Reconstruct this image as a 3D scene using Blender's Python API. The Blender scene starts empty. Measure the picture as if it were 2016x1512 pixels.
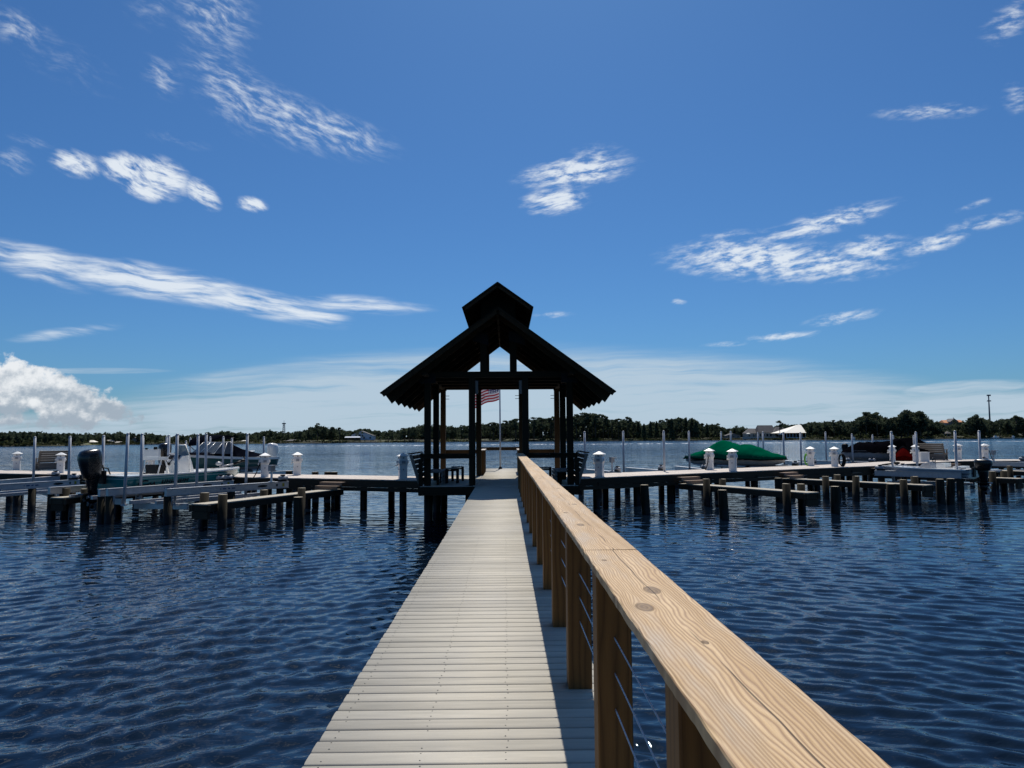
import bpy, math, random
import numpy as np
from mathutils import Vector, Matrix
R = math.radians
sc = bpy.context.scene
col = sc.collection
random.seed(7)
rng = np.random.default_rng(7)

# ------------------------------------------------------------------ camera
CAM = Vector((0, 0, 2.75)); F = 1456.0
_yaw, _pit, _rol = math.atan(13.74 / F), math.atan(106.4 / F), R(0.4)
FW = Vector((math.sin(_yaw) * math.cos(_pit), math.cos(_yaw) * math.cos(_pit), math.sin(_pit)))
_r0 = Vector((math.cos(_yaw), -math.sin(_yaw), 0)); _u0 = _r0.cross(FW)
RT = _r0 * math.cos(_rol) - _u0 * math.sin(_rol)
UP = _r0 * math.sin(_rol) + _u0 * math.cos(_rol)
cam = bpy.data.cameras.new('camera'); cam.lens = 26; cam.sensor_width = 36
cam.clip_start = 0.05; cam.clip_end = 30000
co = bpy.data.objects.new('camera', cam); col.objects.link(co)
m4 = Matrix((RT, UP, -FW)).transposed().to_4x4(); m4.translation = CAM
co.matrix_world = m4
sc.camera = co

def ray(px, py):
    return FW + RT * ((px - 1008) / F) + UP * ((756 - py) / F)
def P(px, py, z):                      # point of a photo pixel on the level z
    d = ray(px, py); return CAM + d * ((z - CAM.z) / d.z)
def at(px, py, Y):                     # point of a photo pixel at the distance Y
    d = ray(px, py); return CAM + d * (Y / d.y)
def on_line(A, B, px, py=910):         # where the plan line A-B meets the sight line of px
    d = ray(px, py); k = d.x / d.y
    dx, dy = B[0] - A[0], B[1] - A[1]
    t = (k * A[1] - A[0]) / (dx - k * dy)
    return Vector((A[0] + t * dx, A[1] + t * dy, 0))
def zpix(px, py, Y):
    d = ray(px, py); return CAM.z + d.z / d.y * Y

# ------------------------------------------------------------------ light, sky, exposure
SUNV = Vector((0.055, 0.66, 1.0)).normalized()
sl = bpy.data.lights.new('sun', 'SUN'); sl.energy = 4.8; sl.angle = R(0.5); sl.color = (1, 0.95, 0.87)
so = bpy.data.objects.new('sun', sl); col.objects.link(so)
so.rotation_euler = SUNV.to_track_quat('Z', 'Y').to_euler(); so.location = (0, 0, 60)
sc.view_settings.view_transform = 'Standard'; sc.view_settings.look = 'None'
sc.view_settings.exposure = 0.0; sc.view_settings.gamma = 1.0
sc.render.engine = 'CYCLES'
sc.cycles.use_denoising = True
sc.cycles.max_bounces = 6; sc.cycles.glossy_bounces = 3; sc.cycles.diffuse_bounces = 3
sc.cycles.caustics_reflective = False; sc.cycles.caustics_refractive = False
sc.cycles.sample_clamp_indirect = 4

class NT:                               # short-hand for node trees
    def __init__(s, nt): s.nt = nt; nt.nodes.clear()
    def n(s, t, **k):
        nd = s.nt.nodes.new(t)
        for a, b in k.items(): setattr(nd, a, b)
        return nd
    def put(s, sock, v):
        if v is None: return
        if isinstance(v, bpy.types.NodeSocket): s.nt.links.new(v, sock)
        else: sock.default_value = v
    def m(s, op, a, b=None, c=None, clamp=False):
        nd = s.n('ShaderNodeMath', operation=op); nd.use_clamp = clamp
        s.put(nd.inputs[0], a); s.put(nd.inputs[1], b)
        if c is not None: s.put(nd.inputs[2], c)
        return nd.outputs[0]
    def vm(s, op, a, b=None):
        nd = s.n('ShaderNodeVectorMath', operation=op)
        s.put(nd.inputs[0], a); s.put(nd.inputs[1], b)
        return nd.outputs['Value'] if op in ('LENGTH', 'DOT_PRODUCT') else nd.outputs[0]
    def mr(s, v, a, b, c=0.0, d=1.0, smooth=False):
        nd = s.n('ShaderNodeMapRange'); nd.interpolation_type = 'SMOOTHSTEP' if smooth else 'LINEAR'
        s.put(nd.inputs[0], v)
        for i, x in enumerate((a, b, c, d)): s.put(nd.inputs[1 + i], x)
        return nd.outputs[0]
    def noise(s, vec, scale, detail=4, rough=0.55, dist=0.0):
        nd = s.n('ShaderNodeTexNoise'); s.put(nd.inputs['Vector'], vec)
        nd.inputs['Scale'].default_value = scale; nd.inputs['Detail'].default_value = detail
        nd.inputs['Roughness'].default_value = rough; nd.inputs['Distortion'].default_value = dist
        return nd.outputs['Fac']
    def mapping(s, vec, loc=(0, 0, 0), rot=(0, 0, 0), scale=(1, 1, 1), typ='POINT'):
        nd = s.n('ShaderNodeMapping', vector_type=typ); s.put(nd.inputs[0], vec)
        nd.inputs[1].default_value = loc; nd.inputs[2].default_value = rot; nd.inputs[3].default_value = scale
        return nd.outputs[0]
    def aniso(s, vec, ang, sx, sy):          # turn first, then stretch
        return s.mapping(vec, (0, 0, 0), (0, 0, ang), (1 / sx, 1 / sy, 1), 'TEXTURE')
    def mix(s, f, a, b, mode='MIX'):
        nd = s.n('ShaderNodeMix', data_type='RGBA', blend_type=mode)
        s.put(nd.inputs[0], f)
        s.put(nd.inputs[6], a if isinstance(a, bpy.types.NodeSocket) else (*a, 1))
        s.put(nd.inputs[7], b if isinstance(b, bpy.types.NodeSocket) else (*b, 1))
        return nd.outputs[2]
    def xyz(s, vec):
        nd = s.n('ShaderNodeSeparateXYZ'); s.put(nd.inputs[0], vec); return nd.outputs
    def cxyz(s, x, y, z=0.0):
        nd = s.n('ShaderNodeCombineXYZ')
        for i, v in enumerate((x, y, z)): s.put(nd.inputs[i], v)
        return nd.outputs[0]

wd = bpy.data.worlds.new('World'); sc.world = wd; wd.use_nodes = True
w = NT(wd.node_tree)
SKY_STRENGTH = 0.1
sky = w.n('ShaderNodeTexSky', sky_type='NISHITA'); sky.sun_disc = False
sky.sun_elevation = math.asin(SUNV.z); sky.sun_rotation = math.atan2(SUNV.x, SUNV.y)
sky.altitude = 0; sky.air_density = 1.0; sky.dust_density = 0.6; sky.ozone_density = 5.0
tc = w.n('ShaderNodeTexCoord')
dx, dy, dz = w.xyz(tc.outputs['Generated'])
yy = w.m('MAXIMUM', dy, 0.01)
su = w.m('DIVIDE', dx, yy); sv = w.m('DIVIDE', dz, yy)     # bearing and height over the north horizon
uv = w.cxyz(su, sv)
def puv(px, py):
    d = ray(px, py); return Vector((d.x / d.y, d.z / d.y))
def cloud_mask(lst, r1=1.35, r0=.30):
    out = None
    for (cx, cy, L, W_, a, wt) in lst:
        c = puv(cx, cy); a = R(a)
        e1 = puv(cx + L * math.cos(a), cy - L * math.sin(a)) - c
        e2 = puv(cx + W_ * math.sin(a), cy + W_ * math.cos(a)) - c
        mp = w.mapping(uv, (c.x, c.y, 0), (0, 0, math.atan2(e1.y, e1.x)), (e1.length, e2.length, 1), 'TEXTURE')
        f = w.mr(w.vm('LENGTH', mp), r1, r0, 0.0, wt)
        out = f if out is None else w.m('MAXIMUM', out, f)
    return out
A_left = [(35, 55, 73, 35, -25, 0.75), (420, 25, 98, 75, -60, 0.8), (300, 5, 55, 56, -55, 0.45), (425, 120, 67, 69, -50, 0.55), (465, 180, 128, 60, -42, 0.85), (560, 228, 152, 50, -25, 0.98), (660, 258, 122, 40, -20, 0.95), (320, 150, 34, 52, 40, 0.7), (28, 318, 39, 28, -20, 0.65), (60, 278, 49, 12, -15, 0.5), (350, 275, 67, 15, -15, 0.42), (110, 110, 146, 50, -30, 0.33)]
puffs = [(150, 322, 52, 26, -15, .95), (250, 332, 55, 30, -14, 1.15), (315, 350, 60, 38, -22, 1.2), (285, 372, 48, 22, -18, 1.1),
         (398, 382, 42, 22, -40, 1.05), (495, 402, 32, 15, -10, 1.05)]
longs = [(90, 515, 190, 30, -12, .9), (300, 555, 240, 34, -9.5, 1.1), (500, 595, 180, 27, -12, 1.05), (630, 620, 60, 12, -8, .9),
         (700, 600, 145, 19, -3, .85), (130, 655, 120, 13, 7, .55), (70, 540, 110, 20, -18, .6)]
right = [(1135, 338, 112, 30, 8, 1.15), (1092, 396, 62, 26, 5, 1.2), (1185, 310, 62, 30, 0, .55), (1105, 368, 50, 34, 40, .5),
         (1620, 440, 150, 22, 15, .9), (1480, 508, 165, 40, 0, 1.1), (1600, 520, 170, 36, 2, .95), (1710, 492, 80, 30, 10, .85),
         (1835, 480, 75, 18, 14, .85), (1940, 438, 95, 16, 12, .6), (1920, 402, 40, 8, 20, .55), (1830, 220, 110, 17, 3, .6),
         (2005, 195, 35, 34, 0, .5), (1990, 40, 70, 34, 35, .55), (1540, 662, 80, 9, 5, .75), (1660, 625, 75, 13, 10, .75),
         (1090, 620, 42, 7, 2, .6), (1335, 594, 16, 6, 0, .8), (1440, 465, 70, 14, 5, .5), (1430, 678, 50, 6, 3, .6)]
veil = [(1080, 905, 1010, 226, 0, 1.3), (1960, 850, 330, 95, 0, 1.1), (100, 870, 340, 60, 0, 1.0), (650, 735, 330, 30, 3, .62), (1900, 765, 160, 18, 4, .8), (200, 730, 160, 7, 0, .55)]
cumu = [(0, 765, 95, 70, -12, 1.25), (110, 785, 120, 58, -16, 1.2), (215, 805, 75, 30, -14, 1.0), (30, 825, 220, 28, 0, .7)]
wv = w.noise(w.cxyz(su, sv), 9, 2, .5)
wuv = w.vm('ADD', uv, w.cxyz(w.m('MULTIPLY', w.m('SUBTRACT', wv, .5), .05), w.m('MULTIPLY', w.m('SUBTRACT', wv, .5), .02)))
nA = w.noise(w.aniso(wuv, R(-27), 30, 100), 1, 5, .60)
nB = w.noise(w.aniso(wuv, R(-8), 13, 100), 1, 5, .58)
nR = w.noise(w.aniso(wuv, R(10), 34, 110), 1, 5, .60)
nC = w.noise(w.mapping(uv, scale=(26, 34, 1)), 1, 8, .60)
nC2 = w.noise(w.mapping(uv, loc=(.0, .35, 0), scale=(22, 30, 1)), 1, 4, .5)
nV = w.noise(w.aniso(wuv, R(1.5), 3.0, 60), 1, 6, .64)
def dens(mask, nz, n0, n1, g0, g1, lo, hi, mx):
    return w.mr(w.m('MULTIPLY', mask, w.mr(nz, n0, n1, g0, g1)), lo, hi, 0, mx, True)
d1 = dens(cloud_mask(A_left), nA, .36, .72, 0, 1.5, .05, 1.5, .74)
d2 = dens(cloud_mask(puffs), nA, .30, .62, .12, 1.35, .12, 1.15, .92)
d3 = dens(cloud_mask(longs), nB, .30, .68, .20, 1.35, .10, 1.1, .88)
d4 = dens(cloud_mask(right), nR, .33, .66, .04, 1.4, .08, 1.2, .88)
d5 = dens(cloud_mask(veil, 1.10, .72), nV, .28, .72, .30, 1.35, .10, 1.0, .90)
hx, hy = w.m('DIVIDE', dx, w.m('MAXIMUM', dz, .3)), w.m('DIVIDE', dy, w.m('MAXIMUM', dz, .3))   # clouds added above the view, for the water to mirror
nH = w.noise(w.aniso(w.cxyz(hx, hy), R(30), 2.4, 5.5), 1, 5, .6)
d7 = w.m('MULTIPLY', w.mr(nH, .54, .62, 0, .85, True), w.m('MULTIPLY', w.mr(dz, .54, .60, 0, 1), w.mr(dz, .68, .80, 1, 0)))
d6 = w.mr(w.m('ADD', cloud_mask(cumu), w.m('MULTIPLY', w.m('SUBTRACT', nC, .5), 1.7)), .45, .72, 0, .95, True)
dm = w.m('MAXIMUM', w.m('MAXIMUM', d1, d2), w.m('MAXIMUM', d3, d4))
skyc = w.vm('SCALE', w.mix(1.0, sky.outputs[0], (.30, .545, .775), 'MULTIPLY')); skyc.node.inputs['Scale'].default_value = SKY_STRENGTH   # the camera's cool rendering of a clear sky
c1 = w.mix(d5, skyc, (.48, .60, .71))
c1 = w.mix(w.m('MAXIMUM', dm, d7), c1, (.80, .86, .92))
nC3 = w.noise(w.mapping(uv, loc=(0, .012, 0), scale=(34, 42, 1)), 1, 6, .6)
nC4 = w.noise(w.mapping(uv, loc=(0, .55, 0), scale=(34, 42, 1)), 1, 6, .6)
cumc = w.mix(w.mr(w.m('ADD', w.m('MULTIPLY', w.m('SUBTRACT', nC3, nC4), 1.3), w.mr(sv, .02, .115, -.30, .30)), -.30, .30, 0, 1, True), (.36, .43, .51), (.86, .88, .90))  # cumulus shading put into the colour: grey undersides, bright tops
c1 = w.mix(d6, c1, cumc)
bg = w.n('ShaderNodeBackground'); w.put(bg.inputs[0], c1); bg.inputs[1].default_value = 1.0
wo = w.n('ShaderNodeOutputWorld'); w.put(wo.inputs[0], bg.outputs[0])

# ------------------------------------------------------------------ materials
def newmat(name):
    m = bpy.data.materials.new(name); m.use_nodes = True
    t = NT(m.node_tree); b = t.n('ShaderNodeBsdfPrincipled'); o = t.n('ShaderNodeOutputMaterial')
    t.put(o.inputs[0], b.outputs[0]); return m, t, b
def hue(c, k): return tuple(min(1, x * k) for x in c)
def plain(name, c, rough=.55, var=.14, scale=6, metal=0.0, bump=0.0, bscale=40, coat=0.0):
    m, t, b = newmat(name); b.inputs['Specular IOR Level'].default_value = .5 if rough < .5 else .15; tcx = t.n('ShaderNodeTexCoord').outputs['Object']
    n = t.noise(tcx, scale, 5, .6)
    t.put(b.inputs['Base Color'], t.mix(t.mr(n, .3, .7), hue(c, 1 - var), hue(c, 1 + var)))
    b.inputs['Metallic'].default_value = metal; b.inputs['Coat Weight'].default_value = coat
    if 'cover' in name or 'canvas' in name: b.inputs['Specular IOR Level'].default_value = 0.0; rough = .97
    t.put(b.inputs['Roughness'], t.mr(t.noise(tcx, scale * 3, 3), .3, .7, max(.02, rough - .08), min(1, rough + .08)))
    if bump:
        bp = t.n('ShaderNodeBump'); bp.inputs['Strength'].default_value = 1; bp.inputs['Distance'].default_value = bump
        t.put(bp.inputs['Height'], t.noise(tcx, bscale, 4)); t.put(b.inputs['Normal'], bp.outputs[0])
    return m
def wood(name, lo, hi, rough=.75, rings=55, along=1.2, var=.25, bump=.0006, spec=.3):
    """boards: UV u runs along the board in metres, v across; 'rnd' differs per board"""
    m, t, b = newmat(name)
    uvn = t.n('ShaderNodeUVMap').outputs[0]
    at_ = t.n('ShaderNodeAttribute', attribute_name='rnd').outputs['Fac']
    v = t.vm('ADD', uvn, t.cxyz(t.m('MULTIPLY', at_, 37.0), t.m('MULTIPLY', at_, 11.0)))
    n0 = t.noise(t.mapping(v, scale=(along, 7, 1)), 1, 2, .5)
    x = t.m('ADD', t.m('MULTIPLY', t.xyz(v)[1], rings), t.m('MULTIPLY', n0, 9.0))
    ring = t.m('POWER', t.m('ABSOLUTE', t.m('SINE', x)), .7)
    fine = t.noise(t.mapping(v, scale=(9, 260, 1)), 1, 3, .6)
    f = t.m('ADD', t.m('MULTIPLY', ring, .55), t.m('MULTIPLY', fine, .5), clamp=True)
    c = t.mix(f, lo, hi)
    c = t.mix(1.0, c, t.n('ShaderNodeRGB').outputs[0], 'MULTIPLY') if False else c
    sc_ = t.m('ADD', 1 - var, t.m('MULTIPLY', at_, 2 * var))
    c2 = t.vm('SCALE', c); t.put(c2.node.inputs['Scale'], sc_)
    t.put(b.inputs['Base Color'], c2); b.inputs['Roughness'].default_value = rough
    b.inputs['Specular IOR Level'].default_value = spec
    bp = t.n('ShaderNodeBump'); bp.inputs['Distance'].default_value = bump
    t.put(bp.inputs['Height'], f); t.put(b.inputs['Normal'], bp.outputs[0])
    return m
M = {}
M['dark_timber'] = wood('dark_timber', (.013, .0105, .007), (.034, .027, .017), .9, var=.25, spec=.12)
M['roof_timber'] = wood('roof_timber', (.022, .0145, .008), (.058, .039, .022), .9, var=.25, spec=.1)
M['brown_timber'] = wood('brown_timber', (.035, .019, .008), (.085, .048, .021), .85, var=.15, spec=.15)
M['pine'] = wood('pine_post', (.058, .023, .004), (.215, .100, .026), .7, rings=70, along=.8, var=.12)
M['dock_board'] = wood('dock_board', (.46, .40, .345), (.62, .55, .485), .8, var=.12)
M['finger_board'] = wood('finger_board', (.30, .27, .21), (.46, .42, .34), .8, var=.12)
M['fascia'] = wood('fascia_board', (.035, .025, .017), (.075, .056, .038), .88, var=.2, spec=.12)
M['step'] = wood('step_board', (.17, .11, .075), (.28, .20, .14), .8, var=.15)
M['bench_wood'] = wood('bench_wood', (.12, .105, .09), (.20, .18, .155), .8, var=.15)
M['shade_bench'] = wood('bench_slat', (.13, .125, .115), (.22, .21, .20), .8, var=.12)
M['black_plastic'] = plain('black_plastic', (.012, .012, .013), .5)
M['alu'] = plain('aluminium', (.50, .51, .53), .42, .10, 9, metal=.55)
M['pvc'] = plain('grey_pole', (.42, .44, .47), .45, .1, 5)
M['white'] = plain('white_plastic', (.74, .74, .72), .45, .06, 4)
M['gel'] = plain('white_gelcoat', (.80, .79, .76), .22, .04, 3, coat=.4)
M['steel'] = plain('stainless_cable', (.55, .55, .55), .3, .05, 20, metal=.9)
M['red'] = plain('red_cover', (.035, .002, .002), .6, .2, 8, bump=.01, bscale=9)
M['blackcover'] = plain('black_cover', (.0035, .0035, .005), .7, .3, 3, bump=.03, bscale=4)
M['navy'] = plain('navy_canvas', (.006, .007, .012), .7, .2, 5, bump=.01, bscale=6)
M['canvas_green'] = plain('green_canvas', (.0, .078, .040), .8, .16, 2.2, bump=.02, bscale=2.6)
M['glassy'] = plain('tinted_windshield', (.03, .045, .06), .08, .1, 3)
M['screen'] = plain('clear_windshield', (.16, .22, .26), .1, .1, 3)
M['grey'] = plain('grey_fibreglass', (.30, .31, .33), .35, .08, 4)
M['cowl'] = plain('engine_cowling', (.006, .006, .007), .28, .2, 6, coat=.15)
M['sticker_dark'] = plain('dark_lettering', (.012, .016, .02), .5)
M['sticker_blue'] = plain('blue_lettering', (.05, .08, .18), .5)
M['sticker_yellow'] = plain('yellow_sticker', (.35, .30, .04), .5)
M['hose_green'] = plain('green_hose', (.12, .42, .03), .5)
M['hose_black'] = plain('black_hose', (.012, .012, .012), .5)
M['bark'] = plain('bark', (.10, .08, .065), .9, .3, 2)
M['stone'] = plain('grey_wall', (.22, .21, .20), .8, .15, .3)
M['cream'] = plain('cream_wall', (.42, .39, .34), .8, .1, .3)
M['housewhite'] = plain('white_wall', (.55, .60, .68), .7, .06, .3)
M['roofgrey'] = plain('grey_roof', (.13, .125, .125), .8, .2, .4)
M['roofwhite'] = plain('white_roof', (.82, .79, .70), .6, .03, .2)
M['rooforange'] = plain('orange_tiles', (.55, .26, .13), .7, .15, .6)
M['win'] = plain('window_glass', (.03, .04, .05), .1, .2, .5)
M['mast'] = plain('mast_steel', (.10, .13, .17), .5, .1, 1)

def hullmat(name, top, bottom, zsplit, band=None, rough=.22):
    m, t, b = newmat(name); tcx = t.n('ShaderNodeTexCoord').outputs['Object']
    z = t.xyz(tcx)[2]
    n = t.noise(tcx, 3, 3)
    c = t.mix(t.m('GREATER_THAN', z, zsplit), bottom, t.mix(t.mr(n, .3, .7), hue(top, .92), hue(top, 1.08)))
    if band:
        c = t.mix(t.m('MULTIPLY', t.m('GREATER_THAN', z, band[0]), t.m('LESS_THAN', z, band[1])), c, band[2])
    t.put(b.inputs['Base Color'], c); b.inputs['Roughness'].default_value = rough; b.inputs['Coat Weight'].default_value = .3
    return m

def pile_mat():
    m, t, b = newmat('treated_pile'); tcx = t.n('ShaderNodeTexCoord').outputs['Object']
    geo = t.n('ShaderNodeNewGeometry').outputs['Position']
    z = t.xyz(geo)[2]
    n = t.noise(t.mapping(tcx, scale=(14, 14, 1.2)), 1, 4, .6)
    c = t.mix(t.mr(n, .3, .7), (.012, .0105, .007), (.036, .031, .020))
    wet = t.mr(t.m('ADD', z, t.m('MULTIPLY', t.m('SUBTRACT', n, .5), .25)), .22, .42)
    c = t.mix(wet, (.008, .009, .008), c)
    t.put(b.inputs['Base Color'], c); t.put(b.inputs['Roughness'], t.mr(wet, 0, 1, .35, .9)); b.inputs['Specular IOR Level'].default_value = .15
    bp = t.n('ShaderNodeBump'); bp.inputs['Distance'].default_value = .006
    t.put(bp.inputs['Height'], n); t.put(b.inputs['Normal'], bp.outputs[0])
    return m
M['pile'] = pile_mat()
M['pile_end'] = plain('pile_end_grain', (.42, .38, .30), .9, .2, 10)

def cap_mat():
    """sawn pine handrail: growth rings flowing round knots, laid in the board's own plane"""
    m, t, b = newmat('handrail_pine'); pos = t.n('ShaderNodeNewGeometry').outputs['Position']
    at_ = t.n('ShaderNodeAttribute', attribute_name='rnd').outputs['Fac']
    x, y, z = t.xyz(pos)
    knots = [(.479, 2.468, .026, .062), (.409, 2.226, .025, .056), (.485, 1.843, .008, .016), (.400, 3.06, .010, .02), (.515, 5.6, .02, .05),
             (.43, 4.3, .02, .07), (.40, 5.0, .014, .04), (.52, 7.4, .02, .06), (.42, 9.1, .02, .06), (.5, 11.6, .02, .06), (.41, 14, .02, .06), (.5, 17, .02, .06)]
    n1 = t.noise(t.cxyz(t.m('ADD', t.m('MULTIPLY', x, 5), t.m('MULTIPLY', at_, 30)), t.m('MULTIPLY', y, .9)), 1, 3, .5)
    n2 = t.noise(t.cxyz(t.m('MULTIPLY', x, 14), t.m('MULTIPLY', y, 3.2), at_), 1, 3, .5)
    g = t.m('ADD', x, t.m('ADD', t.m('MULTIPLY', t.m('SUBTRACT', n1, .5), .125), t.m('MULTIPLY', t.m('SUBTRACT', n2, .5), .020)))
    core = None; halo = None
    for (kx, ky, sx, sy) in knots:
        ddx = t.m('DIVIDE', t.m('SUBTRACT', x, kx), sx); ddy = t.m('DIVIDE', t.m('SUBTRACT', y, ky), sy)
        r2 = t.m('MAXIMUM', t.m('ADD', t.m('MULTIPLY', ddx, ddx), t.m('MULTIPLY', ddy, ddy)), .02)
        fall = t.m('DIVIDE', 1.0, t.m('MAXIMUM', r2, 1.0))
        g = t.m('SUBTRACT', g, t.m('MULTIPLY', t.m('MULTIPLY', ddx, sx), fall))
        inside = t.mr(r2, 1.15, .75)
        g = t.m('ADD', g, t.m('MULTIPLY', inside, t.m('MULTIPLY', t.m('SQRT', r2), .02)))
        h = t.mr(r2, 6, .9)
        core = inside if core is None else t.m('MAXIMUM', core, inside)
        halo = h if halo is None else t.m('MAXIMUM', halo, h)
    ph = t.m('MULTIPLY', g, 640.0)
    s = t.m('ADD', t.m('MULTIPLY', t.m('SINE', ph), .5), .5)
    line = t.m('POWER', s, 2.6)
    broad = t.noise(t.cxyz(t.m('MULTIPLY', g, 26), t.m('MULTIPLY', y, .5), at_), 1, 3, .5)
    fibre = t.noise(t.cxyz(t.m('MULTIPLY', x, 420), t.m('MULTIPLY', y, 10)), 1, 3, .6)
    wear = t.noise(t.cxyz(t.m('MULTIPLY', x, 9), t.m('MULTIPLY', y, 1.4), 3.0), 1, 4, .6)
    base = t.mix(t.mr(broad, .35, .65), (.485, .315, .145), (.655, .468, .262))
    base = t.mix(t.mr(wear, .5, .75), base, (.50, .415, .315))
    base = t.mix(t.m('MULTIPLY', line, t.mr(wear, .3, .7, 1.0, .60)), base, (.27, .150, .072))
    base = t.mix(t.m('MULTIPLY', t.mr(fibre, .45, .72), .36), base, (.27, .17, .09))
    base = t.mix(t.m('MULTIPLY', halo, .35), base, (.50, .34, .18))
    base = t.mix(core, base, t.mix(t.m('MULTIPLY', s, .6), (.24, .15, .07), (.11, .065, .035)))
    crack = t.m('ABSOLUTE', t.m('SUBTRACT', t.m('ADD', x, t.m('MULTIPLY', t.m('SUBTRACT', n1, .5), .06)), .478))
    crk = t.m('MULTIPLY', t.mr(crack, .0022, .0006), t.mr(t.noise(t.cxyz(y, at_), 1.1, 2), .44, .5))
    base = t.mix(t.m('MULTIPLY', crk, .85), base, (.05, .03, .018))
    tone = t.vm('SCALE', base); t.put(tone.node.inputs['Scale'], t.m('ADD', .84, t.m('MULTIPLY', at_, .26))); base = tone
    # greyer along the far stretches
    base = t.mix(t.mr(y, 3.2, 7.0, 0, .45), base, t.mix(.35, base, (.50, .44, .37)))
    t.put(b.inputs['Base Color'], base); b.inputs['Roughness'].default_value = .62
    b.inputs['Specular IOR Level'].default_value = .35
    bp = t.n('ShaderNodeBump'); bp.inputs['Distance'].default_value = .0012
    t.put(bp.inputs['Height'], t.m('SUBTRACT', t.m('ADD', s, t.m('MULTIPLY', fibre, .4)), t.m('MULTIPLY', crk, 2.0)))
    t.put(b.inputs['Normal'], bp.outputs[0])
    return m
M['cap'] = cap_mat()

def deck_mat():
    m, t, b = newmat('composite_decking')
    uvn = t.n('ShaderNodeUVMap').outputs[0]
    at_ = t.n('ShaderNodeAttribute', attribute_name='rnd').outputs['Fac']
    v = t.vm('ADD', uvn, t.cxyz(t.m('MULTIPLY', at_, 37.0), 0.0))
    emb = t.noise(t.mapping(v, scale=(3.0, 150, 1)), 1, 4, .6)
    blot = t.noise(t.mapping(v, scale=(1.6, 16, 1)), 1, 4, .6)
    dirt = t.noise(t.mapping(t.n('ShaderNodeTexCoord').outputs['Object'], scale=(1.1, .5, 1)), 1, 5, .6)
    c = t.mix(t.mr(blot, .3, .7), (.375, .346, .284), (.522, .479, .393))
    c = t.mix(t.m('MULTIPLY', t.mr(emb, .5, .72), .35), c, (.30, .29, .26))
    c = t.mix(t.m('MULTIPLY', t.mr(dirt, .42, .72), .38), c, (.36, .35, .33))
    c2 = t.vm('SCALE', c); t.put(c2.node.inputs['Scale'], t.m('ADD', .88, t.m('MULTIPLY', at_, .24)))
    t.put(b.inputs['Base Color'], c2); b.inputs['Roughness'].default_value = .7
    b.inputs['Specular IOR Level'].default_value = .15
    bp = t.n('ShaderNodeBump'); bp.inputs['Distance'].default_value = .0012
    t.put(bp.inputs['Height'], emb); t.put(b.inputs['Normal'], bp.outputs[0])
    return m
M['deck'] = deck_mat()

def leaf_mat(name, lo, hi):
    m, t, b = newmat(name)
    at_ = t.n('ShaderNodeAttribute', attribute_name='rnd').outputs['Fac']
    oi = t.n('ShaderNodeObjectInfo').outputs['Random']
    f = t.m('ADD', t.m('MULTIPLY', at_, .7), t.m('MULTIPLY', oi, .3))
    t.put(b.inputs['Base Color'], t.mix(f, lo, hi)); b.inputs['Roughness'].default_value = .85
    b.inputs['Specular IOR Level'].default_value = .05
    tr = t.n('ShaderNodeBsdfTranslucent'); t.put(tr.inputs[0], t.mix(f, hue(lo, 1.3), hue(hi, 1.3)))
    mx = t.n('ShaderNodeMixShader'); mx.inputs[0].default_value = .25; t.put(mx.inputs[1], b.outputs[0]); t.put(mx.inputs[2], tr.outputs[0])
    t.put([n for n in m.node_tree.nodes if n.type == 'OUTPUT_MATERIAL'][0].inputs[0], mx.outputs[0])
    return m
M['pine_leaf'] = leaf_mat('pine_needles', (.034, .051, .034), (.108, .134, .078))  # distance haze put into the needle and oak leaf colours
M['oak_leaf'] = leaf_mat('oak_leaves', (.029, .044, .030), (.096, .116, .066))
M['bush_leaf'] = leaf_mat('bush_leaves', (.022, .031, .013), (.075, .080, .034))

def water_mat():
    m, t, b = newmat('river_water'); pos = t.n('ShaderNodeTexCoord').outputs['Object']
    nA = t.noise(t.aniso(pos, R(17), 2.6, 5.6), 1, 3, .55, .3)
    nA2 = t.noise(t.aniso(pos, R(-20), 8, 14), 1, 2, .55, .3)
    nB = t.noise(t.aniso(pos, R(-7), .70, 2.1), 1, 2, .5, .4)
    nC = t.noise(t.aniso(pos, R(4), .10, .45), 1, 3, .6)
    big = t.noise(t.mapping(pos, scale=(.012, .05, 1)), 1, 3, .55)
    dist = t.vm('LENGTH', pos)
    hA = t.m('MULTIPLY', t.m('ADD', t.m('MULTIPLY', nA, .014), t.m('MULTIPLY', nA2, .0016)), t.mr(dist, 8, 24, .85, .10))
    hB = t.m('MULTIPLY', t.m('MULTIPLY', nB, .055), t.m('MULTIPLY', t.mr(dist, 10, 24, .12, 1.0), t.mr(dist, 70, 200, 1.0, .35)))
    hC = t.m('MULTIPLY', t.m('MULTIPLY', nC, .60), t.mr(dist, 45, 150, 0, 1.0))
    h = t.m('MULTIPLY', t.m('ADD', hA, t.m('ADD', hB, hC)), t.mr(big, .3, .7, .6, 1.2))
    bp = t.n('ShaderNodeBump'); bp.inputs['Distance'].default_value = 1.0; bp.inputs['Strength'].default_value = 1.0
    t.put(bp.inputs['Height'], h); t.put(b.inputs['Normal'], bp.outputs[0])
    b.inputs['Base Color'].default_value = (.0022, .0062, .014, 1)
    t.put(b.inputs['Roughness'], t.mr(dist, 40, 300, .02, .12)); b.inputs['IOR'].default_value = 1.333
    return m
M['water'] = water_mat()
def bank_mat():
    m, t, b = newmat('bank_ground'); pos = t.n('ShaderNodeTexCoord').outputs['Object']
    n = t.noise(pos, .03, 5, .6)
    t.put(b.inputs['Base Color'], t.mix(t.mr(n, .45, .6), (.035, .034, .022), (.085, .095, .035))); b.inputs['Roughness'].default_value = .95
    return m
M['bank'] = bank_mat()

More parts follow.
